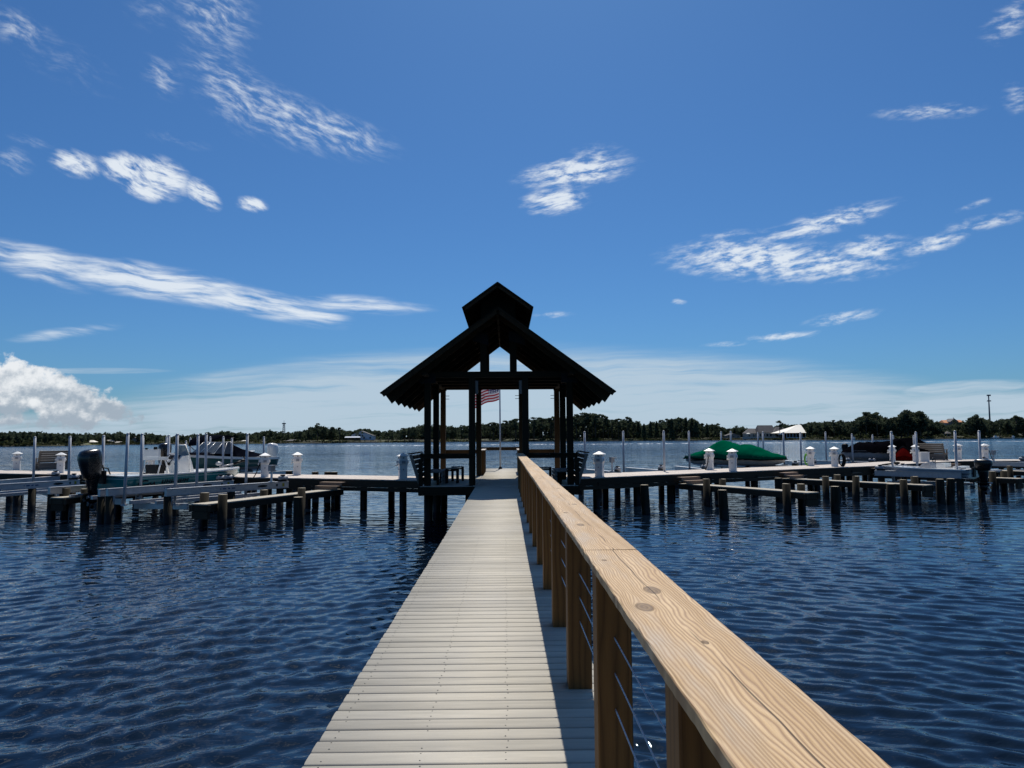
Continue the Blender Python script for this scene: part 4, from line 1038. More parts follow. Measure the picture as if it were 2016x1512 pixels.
# teal bay boat
dB = (bB[1] - bB[0]).normalized(); nB = V((-dB.y, dB.x))
ctr = off(bB, -1.83); e0 = on_line(off(bB, -.80)[0], off(bB, -.80)[1], 224, 941)
tt = (e0.xy - off(bB, -.80)[0].xy).dot(dB); st_ = ctr[0].xy + dB * (tt + .42)
tb = boat('bay_boat', 'teal open fishing boat with white console and big black outboard', st_.x, st_.y, .70, dB)
LB, BB_ = 6.15, 2.08
rg = hull_rings(LB, BB_, .78, .86, 0, chine=.93, dead=.16, rake=.72, full=.5, pw=2.6)
hull(tb, rg, hullmat('teal_hull', (.012, .19, .19), (.62, .64, .62), .13, (.66, .70, (.25, .42, .42))))
deck_cap(tb, rg, 'gel', inner=.84, well=.10, x0=.18, x1=.62)
k = MB(); k.loft([[(2.75, -.36, .7), (3.58, -.30, .7), (3.58, .30, .7), (2.75, .36, .7)], [(2.78, -.36, 1.24), (3.45, -.29, 1.18), (3.45, .29, 1.18), (2.78, .36, 1.24)], [(2.95, -.34, 1.42), (3.34, -.28, 1.46), (3.34, .28, 1.46), (2.95, .34, 1.42)]], smooth=False); con = k.build('console', 'gel', tb, False)
k = MB(); k.slab([(3.30, -.32, 1.44), (3.30, .32, 1.44), (3.12, .27, 1.84), (3.12, -.27, 1.84)], (.03, 0, .01)); k.build('windshield', 'screen', con, False)
k = MB(); k.tube([(3.34, -.36, .75), (3.28, -.36, 1.45), (3.12, -.30, 1.87), (3.12, .30, 1.87), (3.28, .36, 1.45), (3.34, .36, .75)], .02, 6); k.build('grab_rail', 'gel', con, False)
k = MB(); k.slab([(2.80, -.30, 1.33), (2.80, -.08, 1.33), (2.92, -.08, 1.46), (2.92, -.30, 1.46)], (-.006, 0, .004)); k.slab([(2.80, .05, 1.33), (2.80, .30, 1.33), (2.92, .30, 1.46), (2.92, .05, 1.46)], (-.006, 0, .004)); k.box((2.744, .2, 1.12), (.01, .18, .10)); k.box((2.744, -.22, 1.12), (.01, .14, .07)); k.build('gauges', 'black_plastic', con, False)
k = MB()
wl_ = [(2.70 + .03 * math.sin(a), .10 + .17 * math.cos(a), 1.33 + .16 * math.sin(a)) for a in np.linspace(0, 6.283, 16)]; k.tube(wl_, .015, 5, caps=False); k.tube([(2.78, .10, 1.33), (2.70, .10, 1.33)], .03, 6); k.build('steering_wheel', 'black_plastic', con, False)
k = MB(); k.box((2.0, 0, 1.36), (.42, .95, .12)); k.box((1.82, 0, 1.58), (.09, .95, .30)); seat = k.build('leaning_post', 'gel', tb, False)
for y_ in (-.42, .42):
    MB().tube([(1.80, y_, .78), (1.95, y_, 1.32)], .03, 6).build('seat_leg', 'gel', seat, False); MB().tube([(2.30, y_, .78), (2.10, y_, 1.32)], .03, 6).build('seat_leg', 'gel', seat, False)
k = MB(); k.box((2.0, 0, .95), (.36, .62, .34)); k.build('cooler', 'black_plastic', seat, False)
k = MB(); k.box((1.77, -.3, 1.76), (.05, .16, .10)); k.box((1.77, .22, 1.74), (.05, .1, .06)); k.build('rod_holder', 'black_plastic', seat, False)
outboard(tb, -.16, .92, 1.12, 'cowl', .10)
k = MB(); k.tube([(.10, .22, .83), (.02, .24, 1.15), (-.22, .16, 1.25)], .03, 6); k.tube([(.12, -.05, .83), (.05, -.02, 1.05), (-.2, .0, 1.1)], .025, 6); k.build('rigging_tube', 'hose_black', tb, False)
k = MB(); k.tube([(5.2, .1, .92), (5.9, 0, 1.02)], .035, 6); k.ell((5.15, .1, 1.05), .17, .09, .09, 8, 5); k.build('trolling_motor', 'grey', tb, False)
k = MB(); k.tube([(5.85, 0, 1.02), (6.25, -.1, 1.14)], .05, 8); k.ell((6.30, -.1, 1.15), .16, .07, .07, 8, 5); k.slab([(6.42, -.25, 1.02), (6.42, .05, 1.30), (6.44, .02, 1.32), (6.44, -.28, 1.05)], (.02, 0, 0)); k.build('trolling_motor_head', 'black_plastic', tb, False)
k = MB(); k.box((1.2, -.55, .83), (.18, .10, .035)); k.box((1.6, -.5, .83), (.12, .10, .03)); k.box((4.6, -.2, .9), (.2, .12, .04)); k.build('hatch_latch', 'black_plastic', tb, False)
def side_pt(rings, L, x, f):             # starboard side, f from chine (0) to sheer (1)
    n = len(rings) - 1; i = min(n - 1, int(x / L * n)); g = x / L * n - i
    lo = V(rings[i][2]).lerp(V(rings[i + 1][2]), g); md = V(rings[i][1]).lerp(V(rings[i + 1][1]), g); hi = V(rings[i][0]).lerp(V(rings[i + 1][0]), g)
    p = lo.lerp(md, f / .45) if f < .45 else md.lerp(hi, (f - .45) / .55); return p + V((0, -.006, 0))
k = MB()
def stroke(pts, w_=.035):
    pts = [side_pt(rg, LB, x, f) for x, f in pts]
    for a, b in zip(pts, pts[1:]):
        e = (b - a).normalized(); nn = V((0, -1, 0)).cross(e) * w_ / 2; k.slab([a - nn, b - nn, b + nn, a + nn], (0, -.004, 0))
stroke([(.95, .60), (.80, .64), (.62, .55), (.56, .42), (.66, .33), (.85, .34), (1.0, .38)], .05); stroke([(1.08, .5), (1.02, .4), (1.1, .34), (1.2, .42), (1.2, .52), (1.24, .28)], .04)
for i, x in enumerate((1.52, 1.72, 1.92, 2.12, 2.32, 2.52)):
    stroke([(x, .36), (x + .06, .62)], .05); stroke([(x + .12, .38), (x + .17, .62)], .05)
    stroke([(x + (.04 if i % 2 else .0), .50 if i % 2 else .38), (x + .15, .50 if i % 3 else .40)], .035)
stroke([(1.6, .27), (2.5, .27)], .02)
k.build('hull_lettering', 'sticker_dark', tb, False)

# green bowrider behind the left dock
uh = V((-.45, -.893)); bo_ = V((-16.62, 36.95))
br = boat('bowrider', 'green and white bowrider with dark windshield and white outboard behind the left dock', bo_.x - uh.x * 6.2, bo_.y - uh.y * 6.2, 1.0, uh)
rg2 = hull_rings(6.25, 2.45, .78, 1.10, 0, chine=.86, dead=.24, rake=.75, full=.35, pw=2.2)
hull(br, rg2, hullmat('green_hull', (.045, .14, .135), (.40, .42, .46), .30))
deck_cap(br, rg2, 'gel', inner=.80, well=.12, x0=.05, x1=.9, lip=.13)
def ringo(x, b, z0, z1): return [(x, -b, z0), (x, -b * .75, z1), (x, b * .75, z1), (x, b, z0)]
k = MB(); k.loft([ringo(.35, 1.0, .80, .90), ringo(1.2, 1.05, .82, 1.02), ringo(2.3, 1.05, .86, 1.26), ringo(2.9, 1.0, .92, 1.50), ringo(3.15, .90, .95, 1.60)], smooth=False); k.build('cockpit_cover', 'navy', br, False)
k = MB()
k.slab([(3.2, -.98, 1.02), (4.2, -.82, 1.06), (3.55, -.70, 1.60), (3.1, -.74, 1.64)], (0, .02, 0)); k.slab([(3.2, .98, 1.02), (4.2, .82, 1.06), (3.55, .70, 1.60), (3.1, .74, 1.64)], (0, -.02, 0))
k.slab([(4.2, -.80, 1.07), (4.2, .80, 1.07), (3.56, .68, 1.60), (3.56, -.68, 1.60)], (.02, 0, .02)); ws = k.build('windshield', 'glassy', br, False)
k = MB()
for sg in (-1, 1):
    for a, b in (((4.22, .83, 1.06), (3.56, .71, 1.63)), ((3.7, .92, 1.04), (3.3, .74, 1.64)), ((3.2, 1.0, 1.02), (3.08, .76, 1.66)), ((3.56, .71, 1.63), (3.08, .76, 1.66)), ((4.22, .2, 1.08), (3.58, .18, 1.63))): k.tube([(a[0], sg * a[1], a[2]), (b[0], sg * b[1], b[2])], .015, 6)
k.tube([(3.56, -.71, 1.63), (3.56, .71, 1.63)], .022, 6); k.tube([(4.22, -.83, 1.07), (4.22, .83, 1.07)], .02, 6); k.build('frame', 'gel', ws, False)
k = MB(); k.loft([ringo(4.3, .85, .96, 1.12), ringo(5.4, .62, 1.02, 1.14), ringo(5.9, .25, 1.08, 1.12)], smooth=False); k.build('bow_cover', 'navy', br, False)
outboard(br, -.35, .78, 1.0, 'gel', .05)
k = MB(); k.box((-.3, 0, .38), (.6, 1.9, .07)); k.build('swim_platform', 'gel', br, False)
k = MB()
for x in (2.0, 5.6): k.ell((x, -1.0 if x < 4 else -.72, .93), .06, .05, .05, 8, 5)
k.tube([(2.9, -1.235, .62), (2.9, -1.24, .60), (3.0, -1.24, .58)], .02, 5); k.build('cleat', 'steel', br, False)
# boat with the black canopy, mostly hidden behind it
cb = boat('canopy_boat', 'boat with raised black canopy and black outboard, half hidden behind the green bowrider', -17.6, 39.3, 1.15, (.45, .893))
rg3 = hull_rings(5.8, 2.2, .75, .95, 0); hull(cb, rg3, hullmat('grey_hull', (.33, .34, .35), (.33, .34, .35), .2)); deck_cap(cb, rg3, 'gel')
outboard(cb, -.05, .72, .95, 'cowl')
def bim(x, w_, z): return [(x, -w_, z), (x, 0, z + .06), (x, w_, z), (x, w_, z - .05), (x, 0, z + .01), (x, -w_, z - .05)]
k = MB(); k.loft([bim(1.75, .85, 1.32), bim(1.95, .92, 1.62), bim(2.4, .95, 1.82), bim(3.0, .95, 1.84), bim(3.3, .95, 1.80), bim(3.4, .9, 1.66)]); k.build('canopy', 'navy', cb, False)
for sg in (-.95, .95):
    for a, b in (((2.6, sg, .80), (1.8, sg, 1.4)), ((2.6, sg, .80), (2.6, sg, 1.82)), ((2.6, sg, .80), (3.3, sg, 1.75))): MB().tube([a, b], .018, 6).build('canopy_strut', 'black_plastic', cb, False)

# green covered boat behind the right dock
ug = V((.60, -.80)); bw = V((14.95, 39.4))
gb = boat('covered_boat', 'white boat under a draped green canvas cover behind the right dock', bw.x - ug.x * 6.3 * .93, bw.y - ug.y * 6.3 * .93, 1.03, ug); gb.scale = (.93, 1, 1)
rg4 = hull_rings(6.2, 2.4, .62, .62, 0, chine=.86, dead=.22, rake=.55, full=.4, pw=2.3)
hull(gb, rg4, hullmat('white_hull', (.60, .58, .54), (.30, .29, .28), .16))
cv = MB(); prof = [(0, .72, 1.10), (.05, .9, 1.14), (.15, 1.05, 1.14), (.25, 1.44, 1.1), (.32, 1.57, 1.0), (.40, 1.43, 1.0), (.50, 1.30, .95), (.60, 1.31, .8), (.66, 1.27, .72), (.75, 1.06, .6), (.86, .86, .42), (.95, .74, .22), (1.01, .66, .05)]
rings = []; nn_ = 48
for i in range(nn_ + 1):
    t_ = i / nn_; zt = np.interp(t_, [p[0] for p in prof], [p[1] for p in prof]); ix = min(26, int(round(min(t_, 1) * 26))); b = rg4[ix][8][1] + .05; x = 6.25 * t_ * 1.005; zs = .56 + .02 * math.sin(t_ * 21)
    ring = []
    for j in range(13):
        u = -1 + 2 * j / 12; yy_ = b * math.copysign(min(1, abs(u) * 1.12), u); c_ = (1 - abs(u) ** 1.7)
        z_ = zs - .03 + (zt - zs) * c_ + (.014 * math.sin(t_ * 34 + abs(u) * 9) + .010 * math.sin(t_ * 71 + u * 5)) * (c_ + .2)
        if abs(u) > .93: z_ = zs - .10; 
        ring.append((x, yy_, z_))
    rings.append(ring)
cv.loft(rings, closed=False, caps=(False, False)); cv.slab([rings[0][0], rings[0][6], rings[0][12], (0, b, .5)], (-.02, 0, 0)) if False else None
cv.poly([p for p in rings[0]]); cv.build('cover', 'canvas_green', gb, False)
k = MB(); k.tube([(p[0][0], p[0][1] - .012, p[0][2] + .005) for p in rings], .035, 6); k.tube([(p[-1][0], p[-1][1] + .012, p[-1][2] + .005) for p in rings], .035, 6); k.ell((-.06, 0, .50), .12, 1.0, .16, 12, 6); k.build('hem', 'blackcover', gb, False)
k = MB()
def stroke4(pts, w_):
    pts = [side_pt(rg4, 6.2, x, f) for x, f in pts]
    for (a, wa), (b, wb) in zip(zip(pts, w_), zip(pts[1:], w_[1:])): k.slab([a - V((0, 0, wa)), b - V((0, 0, wb)), b + V((0, 0, wb)), a + V((0, 0, wa))], (0, -.004, 0))
stroke4([(.25, .25), (.9, .35), (1.7, .62)], (.05, .045, .004)); stroke4([(.6, .18), (1.2, .26), (2.0, .48)], (.035, .035, .004)); stroke4([(2.0, .5), (4.2, .5), (5.6, .55)], (.01, .012, .004))
k.build('side_stripes', 'sticker_dark', gb, False)

# black covered boat and the red covered craft
ub = V((.60, -.80)); kb_ = V((25.9, 47.9))
bb = boat('covered_boat', 'grey boat under a lumpy black cover at the right end of the docks', kb_.x - ub.x * 4.6 * .82, kb_.y - ub.y * 4.6 * .82, 1.02, ub); bb.scale = (.82, 1, 1)
rg5 = hull_rings(4.7, 2.1, .62, .66, 0, rake=.6); hull(bb, rg5, hullmat('pale_grey_hull', (.34, .35, .38), (.34, .35, .38), .1))
cv = MB(); pr5 = [(0, .75), (.08, 1.05), (.2, 1.28), (.55, 1.33), (.72, 1.36), (.85, 1.52), (.93, 1.50), (1.0, .8)]; rings = []
for i in range(31):
    t_ = i / 30; zt = np.interp(t_, [p[0] for p in pr5], [p[1] for p in pr5]); b = 1.08 * (1 - max(0, (t_ - .7) / .3) ** 2 * .5); ring = []
    for j in range(11):
        u = -1 + 2 * j / 10; ring.append((4.7 * t_, b * u, .60 + (zt - .60) * (1 - abs(u) ** 3) + .02 * math.sin(t_ * 40 + u * 6)))
    rings.append(ring)
cv.loft(rings, closed=False); cv.build('cover', 'blackcover', bb, False)
k = MB(); k.slab([side_pt(rg5, 4.7, 1.0, 1.25), side_pt(rg5, 4.7, 2.2, 1.25), side_pt(rg5, 4.7, 2.2, 1.32), side_pt(rg5, 4.7, 1.0, 1.32)], (0, -.02, 0)); k.build('reflective_strip', 'grey', bb, False)
outboard(bb, -.05, .62, .72, 'black_plastic')
q = P(1783, 909.5, ZD); kj = (q.y + 1.2) / q.y
js = thing('jet_ski', 'small red craft under a black and red cover beside the black covered boat', 'jet ski', (q.x * kj, q.y * kj + .2, 1.0), R(62), None)
rj = hull_rings(2.9, 1.1, .42, .55, 0, rake=.5); hull(js, rj, 'red')
cv = MB(); pj = [(0, .45), (.15, .75), (.4, .95), (.55, 1.08), (.68, 1.0), (.85, .8), (1.0, .55)]; rings = []
for i in range(25):
    t_ = i / 24; zt = np.interp(t_, [p[0] for p in pj], [p[1] for p in pj]); ring = []
    for j in range(9):
        u = -1 + 2 * j / 8; ring.append((2.9 * t_, (.56 * (1 - max(0, (t_ - .5) / .5) ** 2 * .6)) * u, .40 + (zt - .4) * (1 - abs(u) ** 1.5)))
    rings.append(ring)
cv.loft(rings, closed=False); cv.build('cover', 'red', js, False)
cv = MB(); cv.loft([[(x, y * 1.04, z * 1.02 + .01) for x, y, z in r_] for r_ in rings[10:19]], closed=False); cv.build('seat_cover', 'blackcover', js, False)
# dark tarpaulined frame next to it
q2 = P(1758, 909.5, ZD); kt = (q2.y + 5.0) / q2.y
tp = thing('covered_boat', 'tall dark tarpaulin over a boat behind the red craft', 'boat', (q2.x * kt, q2.y * kt, 1.0), math.atan2(-.8, .6), 'boats hanging on the lifts')
hull(tp, hull_rings(2.6, 1.6, .6, .62, 0), 'blackcover'); k = MB()
k.loft([[(.1, -.8, .62), (.1, 0, 1.2), (.1, .8, .62)], [(.7, -.82, .62), (.7, 0, 1.58), (.7, .82, .62)], [(1.6, -.8, .62), (1.6, 0, 1.58), (1.6, .8, .62)], [(2.4, -.5, .62), (2.4, 0, 1.1), (2.4, .5, .62)]], closed=False, smooth=False); k.build('cover', 'blackcover', tp, False)

# grey skiff on the right front lift
ds = (V(s1[1]) - V(s1[0])).normalized(); pn = V((ds.y, -ds.x)); so_ = V(s1[0]) + pn * .80 - ds * .18
sk = boat('skiff', 'flat grey skiff with a black outboard on a lift in front of the right dock', so_.x, so_.y, .86, ds)
LS = (V(s1[1]) - V(s1[0])).length + .3
rs = hull_rings(LS, 1.62, .42, .50, 0, chine=.92, dead=.06, rake=.8, full=.5)
hull(sk, rs, hullmat('skiff_hull', (.36, .38, .41), (.10, .11, .12), .08, (.20, .27, (.12, .13, .15)))); deck_cap(sk, rs, 'gel', inner=.88, well=.10, x0=.12, x1=.70)
outboard(sk, -.02, .46, .98, 'cowl', .0, 0.0, .52)
k = MB(); k.loft([[(LS * .40, -.3, .42), (LS * .55, -.3, .42), (LS * .55, .3, .42), (LS * .40, .3, .42)], [(LS * .42, -.28, .72), (LS * .50, -.25, .62), (LS * .50, .25, .62), (LS * .42, .28, .72)]], smooth=False); k.build('console', 'grey', sk, False)
k = MB(); k.tube([(LS * .40 + .02 * math.sin(a), .14 * math.cos(a), .78 + .12 * math.sin(a)) for a in np.linspace(0, 6.283, 14)], .016, 5, caps=False); k.build('steering_wheel', 'black_plastic', sk, False)
k = MB(); k.box((LS * .30, 0, .58), (.34, .7, .16)); k.box((LS * .12, 0, .50), (.3, 1.0, .08)); k.build('seat', 'gel', sk, False)
k = MB(); k.tube([(LS * .98, 0, .52), (LS * .82, .1, .62)], .04, 6); k.ell((LS * .80, .1, .62), .16, .07, .07, 8, 5); k.build('trolling_motor', 'black_plastic', sk, False)
k = MB(); c = side_pt(rs, LS, .32, .55); k.slab([c + V((.09 * math.cos(x), 0, .06 * math.sin(x))) for x in np.linspace(0, 6.283, 13)[:-1]], (0, -.004, 0)); k.slab([c + V((-.0 + .09 * math.cos(x), 1.4, .06 * math.sin(x))) for x in np.linspace(0, 6.283, 13)[:-1]], (0, .2, 0)); k.build('round_badge', 'sticker_blue', sk, False)

# ------------------------------------------------------------------ benches on the docks
def dbench(label, loc, rz):
    t = thing('dock_bench', label, 'bench', loc, rz, 'brown slatted benches on the docks'); W_ = 1.5
    k = MB()
    for i in range(5): k.beam((-W_ / 2, .02 + .05 * i, .50 + .125 * i), (W_ / 2, .02 + .05 * i, .50 + .125 * i), .03, .115, up=(0, .35, 1))
    k.build('backrest', 'bench_wood', t, False)
    k = MB()
    for i in range(4): k.beam((-W_ / 2, -.06 - .125 * i, .44), (W_ / 2, -.06 - .125 * i, .44), .115, .035)
    k.build('seat', 'bench_wood', t, False)
    k = MB()
    for i in range(3): k.beam((-W_ / 2 + .05, -.50, .08 + .125 * i), (W_ / 2 - .05, -.50, .08 + .125 * i), .03, .115); k.beam((-W_ / 2 + .05, .06, .08 + .125 * i), (W_ / 2 - .05, .06, .08 + .125 * i), .03, .115)
    k.build('skirt', 'bench_wood', t, False)
    for x in (-W_ / 2 + .06, W_ / 2 - .06):
        k = MB(); k.beam((x, -.46, 0), (x, -.46, .42), .07, .09); k.beam((x, .0, 0), (x, .0, .42), .07, .09); k.beam((x, -.5, .38), (x, .05, .38), .05, .08); k.beam((x, .02, .40), (x, .27, 1.06), .06, .05); k.build('leg', 'bench_wood', t, False)
        k = MB(); k.beam((x, -.5, .66), (x, .12, .66), .10, .035); k.beam((x, -.46, .42), (x, -.46, .645), .06, .07); k.build('armrest', 'bench_wood', t, False)
    return t
q = P(104, 925.5, ZD); dbench('brown slatted bench on the left dock behind a white pedestal', (q.x, q.y, ZD), R(228))
q = P(1836, 905.8, ZD); dbench('brown slatted bench on the right dock beside the red craft', (q.x, q.y, ZD), R(130))
q = P(1818, 908.8, ZD)
t = thing('dock_box', 'small white slatted box behind the pedestal beside the right bench', 'dock box', (q.x, q.y, ZD)); k = MB()
for i in range(5): k.box((q.x - .22 + .11 * i, q.y, ZD + .27), (.10, .4, .54))
k.build('box', 'white', t); MB().box((q.x, q.y, ZD + .555), (.6, .45, .03)).build('lid', 'white', t)

# ------------------------------------------------------------------ far shore
SHX = [0, 150, 172, 500, 700, 900, 1100, 1400, 1600, 1800, 2016]
SHY = [405, 425, 520, 520, 570, 610, 610, 560, 500, 490, 560]
PRX = [-60, 0, 50, 100, 160, 235, 270, 300, 330, 400, 440, 490, 530, 560, 590, 610, 625, 650, 680, 700, 715, 740, 780, 800, 830, 860, 890, 920, 950, 970, 1000, 1015, 1035, 1055, 1085, 1110, 1150, 1180, 1200, 1215, 1230, 1250, 1270, 1290, 1310, 1325, 1355, 1370, 1385, 1410, 1430, 1450, 1480, 1520, 1540, 1560, 1600, 1650, 1680, 1705, 1735, 1750, 1790, 1812, 1830, 1850, 1862, 1905, 1915, 1940, 1960, 2000, 2016, 2080]
PRY = [851, 850, 849, 851, 853, 850, 855, 851, 858, 853, 848, 852, 845, 850, 848, 841, 835, 840, 845, 845, 840, 848, 846, 840, 835, 836, 838, 835, 831, 834, 828, 825, 832, 822, 820, 822, 814, 815, 823, 825, 823, 829, 833, 828, 826, 822, 822, 827, 834, 833, 842, 836, 842, 836, 831, 833, 829, 828, 826, 813, 814, 823, 807, 810, 824, 830, 834, 828, 818, 821, 828, 818, 821, 820]
def shore(px): return float(np.interp(px, SHX, SHY))
def gx(px, Y): d = ray(px, 866); return d.x / d.y * Y
EX = lambda px: float(np.interp(px, PRX, PRY))
# ground behind the water edge
bm_v, bm_f = [], []; cols = list(range(-700, 2760, 20)); prof_b = [(0, -.6), (0.3, .55), (5, .9), (30, 2.0), (120, 3.0), (900, 5.0)]
for c in cols:
    Y0 = shore(min(max(c, 0), 2016)) + 3 * math.sin(c * .05)
    for (o_, z) in prof_b: bm_v.append((gx(c, Y0) * (Y0 + o_) / Y0, Y0 + o_, z + (.25 * math.sin(c * .31 + o_) if o_ > 1 else 0)))
nb = len(prof_b)
for i in range(len(cols) - 1):
    for j in range(nb - 1): bm_f.append((i * nb + j, (i + 1) * nb + j, (i + 1) * nb + j + 1, i * nb + j + 1))
g = MB(); g.v = [V(v) for v in bm_v]
for f in bm_f: g.face(f, None, 0, True)
tag(g.build('far_bank', 'bank'), 'low wooded far bank of the river', 'river bank', kind='structure')

def leafquad(mb, c, s_, r=None):
    n = V(rng.normal(size=3)); n.z *= .8; n.normalize(); a = n.orthogonal().normalized(); b = n.cross(a)
    an = random.random() * 6.28; a, b = a * math.cos(an) + b * math.sin(an), b * math.cos(an) - a * math.sin(an)
    bv = len(mb.v); k = random.uniform(.6, 1.0)
    mb.v += [c - a * s_ - b * s_ * k, c + a * s_ * .9 - b * s_ * k * .6, c + a * s_ + b * s_ * k, c - a * s_ * .7 + b * s_ * k * .9]
    mb.face((bv, bv + 1, bv + 2, bv + 3), None, random.random() if r is None else r)
def clump(mb, c, rx, rz, n, s_):
    tone = random.random()
    for _ in range(n):
        d = V(rng.normal(size=3)).normalized() * (random.random() ** .35)
        leafquad(mb, V(c) + V((d.x * rx, d.y * rx, d.z * rz)), s_ * random.uniform(.6, 1.2), min(1, max(0, tone * .6 + .4 * random.random())))
def tree_proto(kind, label):
    """built 10 m tall, scaled when placed"""
    t = thing(kind[0], label, 'tree'); tr = MB(); cr = MB()
    if kind[1] == 'pine':
        lean = random.uniform(-.4, .4); tr.tube([(0, 0, 0), (lean * .4, 0, 5), (lean, 0, 9.3)], [.17, .14, .05], 6)
        for _ in range(random.randint(8, 12)):
            z = random.uniform(5.4, 9.7); rr = 1.75 * (1 - abs(z - 8) / 3.4) + .25; a = random.random() * 6.28; q = V((lean * z / 9.3 + math.cos(a) * rr * random.uniform(.3, 1), math.sin(a) * rr * random.uniform(.3, 1), z))
            tr.tube([(lean * (z - .5) / 9.3, 0, z - .5), q], [.06, .025], 4); clump(cr, q, random.uniform(.6, 1.0), random.uniform(.32, .5), 34, .26)
        clump(cr, (lean, 0, 9.55), .8, .45, 50, .25)
    elif kind[1] == 'oak':
        tr.tube([(0, 0, 0), (.1, 0, 2.5), (.2, 0, 6)], [.4, .3, .12], 6)
        for _ in range(17):
            a = random.random() * 6.28; z = random.uniform(2.4, 8.6); rr = 3.4 * math.sqrt(max(.05, 1 - ((z - 5) / 4.6) ** 2)) * random.uniform(.3, 1)
            q = V((math.cos(a) * rr, math.sin(a) * rr, z)); tr.tube([(.1, 0, min(5, z * .6)), q], [.12, .03], 4); clump(cr, q, random.uniform(.9, 1.5), random.uniform(.7, 1.1), 60, .32)
        clump(cr, (0, 0, 5), 2.6, 3.0, 160, .42); clump(cr, (0, 0, 9), 1.2, .8, 60, .3)
    else:
        tr.tube([(0, 0, 0), (0, 0, 7)], [.2, .06], 6)
        for k in range(12):
            z = 1.2 + k * .74; rr = 2.0 * (1 - (z / 10.4) ** 1.6) + .3; clump(cr, (random.uniform(-.3, .3), random.uniform(-.3, .3), z), rr, .8, int(30 + rr * 35), .32)
    tr.build('trunk', 'bark', t, False); cr.build('crown', 'pine_leaf' if kind[1] != 'oak' else 'oak_leaf', t, False)
    return t
PIN = [tree_proto(('pine_tree', 'pine'), 'tall pine on the far shore') for _ in range(5)]
OAK = [tree_proto(('oak_tree', 'oak'), 'broad oak on the far shore') for _ in range(3)]
CON = [tree_proto(('conifer_tree', 'con'), 'dense conifer on the far shore') for _ in range(2)]
used = set()
def place(proto, px, ytop, back, label, group, wide=1.0):
    Y = shore(px) + back; X = gx(px, Y); zb = float(np.interp(back, [0, 5, 30, 120], [.5, .9, 2.0, 3.0])) - .2
    h = max(3.0, zpix(px, ytop, Y) - zb); s_ = h / 10.0; rz = random.random() * 6.28
    if proto.name not in used:
        used.add(proto.name); proto.location = (X, Y, zb); proto.rotation_euler = (0, 0, rz); proto.scale = (s_ * wide, s_ * wide, s_); proto['label'] = label; proto['group'] = group
    else: dup(proto, (X, Y, zb), rz, label, group, (s_ * wide, s_ * wide, s_))
SEC = [(-30, 165, 'on the nearer wooded point at the left edge'), (165, 345, 'on the far shore above the left boats'), (345, 600, 'on the far shore left of the lattice tower'), (600, 840, 'on the far shore around the white house'),
       (840, 1130, 'on the far shore seen through the pavilion'), (1130, 1240, 'on the far shore just right of the pavilion'), (1240, 1420, 'on the far shore above the covered green boat'), (1420, 1600, 'on the far shore around the bright white roof'), (1600, 1860, 'on the far shore above the hose pedestals'), (1860, 2060, 'on the far shore at the right edge, near the light mast')]
def place_named(kind, lst, px, yt, back, wide=1.0):
    s_ = [n for a, b, n in SEC if a <= px < b][0]
    nm = {'pine': 'flat topped pine', 'oak': 'dark oak', 'con': 'pointed green tree'}[kind]
    place(random.choice(lst), px, yt, back, f'{nm} {s_}', f'{nm}s {s_}', wide)
px = -25.0
while px < 2050:
    e = EX(px)
    if 930 < px < 1240: kind, lst, stp, wd_ = 'pine', PIN, 8.5, .95
    elif 1240 <= px < 1420: kind, lst, stp, wd_ = (('pine', PIN, 10, 1.0) if random.random() < .5 else ('con', CON, 12, .9))
    elif 590 < px <= 930: kind, lst, stp, wd_ = (('pine', PIN, 11, 1.1) if random.random() < .6 else ('oak', OAK, 15, .9))
    elif 1420 <= px: kind, lst, stp, wd_ = (('oak', OAK, 18, 1.0) if random.random() < .7 else ('pine', PIN, 12, 1.2))
    else: kind, lst, stp, wd_ = (('oak', OAK, 14, .9) if random.random() < .45 else ('pine', PIN, 11, 1.25))
    if not (1425 < px < 1592 or 1858 < px < 1905 or 676 < px < 742):
        place_named(kind, lst, px, e + random.uniform(-1.5, 3.5), random.uniform(8, 26), wd_ * random.uniform(.85, 1.15))
    px += stp * random.uniform(.7, 1.3)
for px, yt in ((1050, 821), (1068, 824), (1088, 820), (1135, 815), (1152, 812), (1172, 815), (1015, 824), (972, 831), (1218, 824), (1235, 821), (625, 833), (1536, 828), (1706, 811), (1728, 812)): place_named('pine', PIN, px, yt, 12, 1.15)
for px, yt in ((1788, 805), (1812, 808), (1775, 814), (1925, 815), (2002, 817), (1362, 822), (1880, 826)): place_named('oak', OAK, px, yt, 55 if px == 1880 else 16, .95)

for pr in PIN + OAK + CON:               # kinds no tree ended up using
    if pr.name not in used:
        for k_ in kids(pr): bpy.data.objects.remove(k_)
        bpy.data.objects.remove(pr)

# woods that read as one mass, and brush at the water's edge
wm = MB()
for _ in range(1500):
    px = random.uniform(-80, 2100); back = random.uniform(22, 60); Y = shore(min(max(px, 0), 2016)) + back
    top = EX(px) + 1.5 + 2.2 * math.sin(px * .21) + 1.6 * math.sin(px * .53 + 1)
    if 1425 < px < 1592: top = max(top, 843); Y += 40
    z1 = zpix(px, top, Y); rr = random.uniform(1.6, 3.4); zc = 1.5 + max(1.0, z1 - rr * .8 - 1.5) * random.random() ** .8
    clump(wm, (gx(px, Y), Y, zc), rr * 1.15, rr * .8, 30, .85)
for _ in range(420):
    px = random.uniform(935, 1330); Y = shore(px) + random.uniform(26, 60); z1 = zpix(px, EX(px) + 4, Y); rr = random.uniform(1.8, 3.0)
    clump(wm, (gx(px, Y), Y, 1.5 + (z1 - rr - 1.5) * random.random() ** 1.1), rr * 1.2, rr * .9, 28, .9)
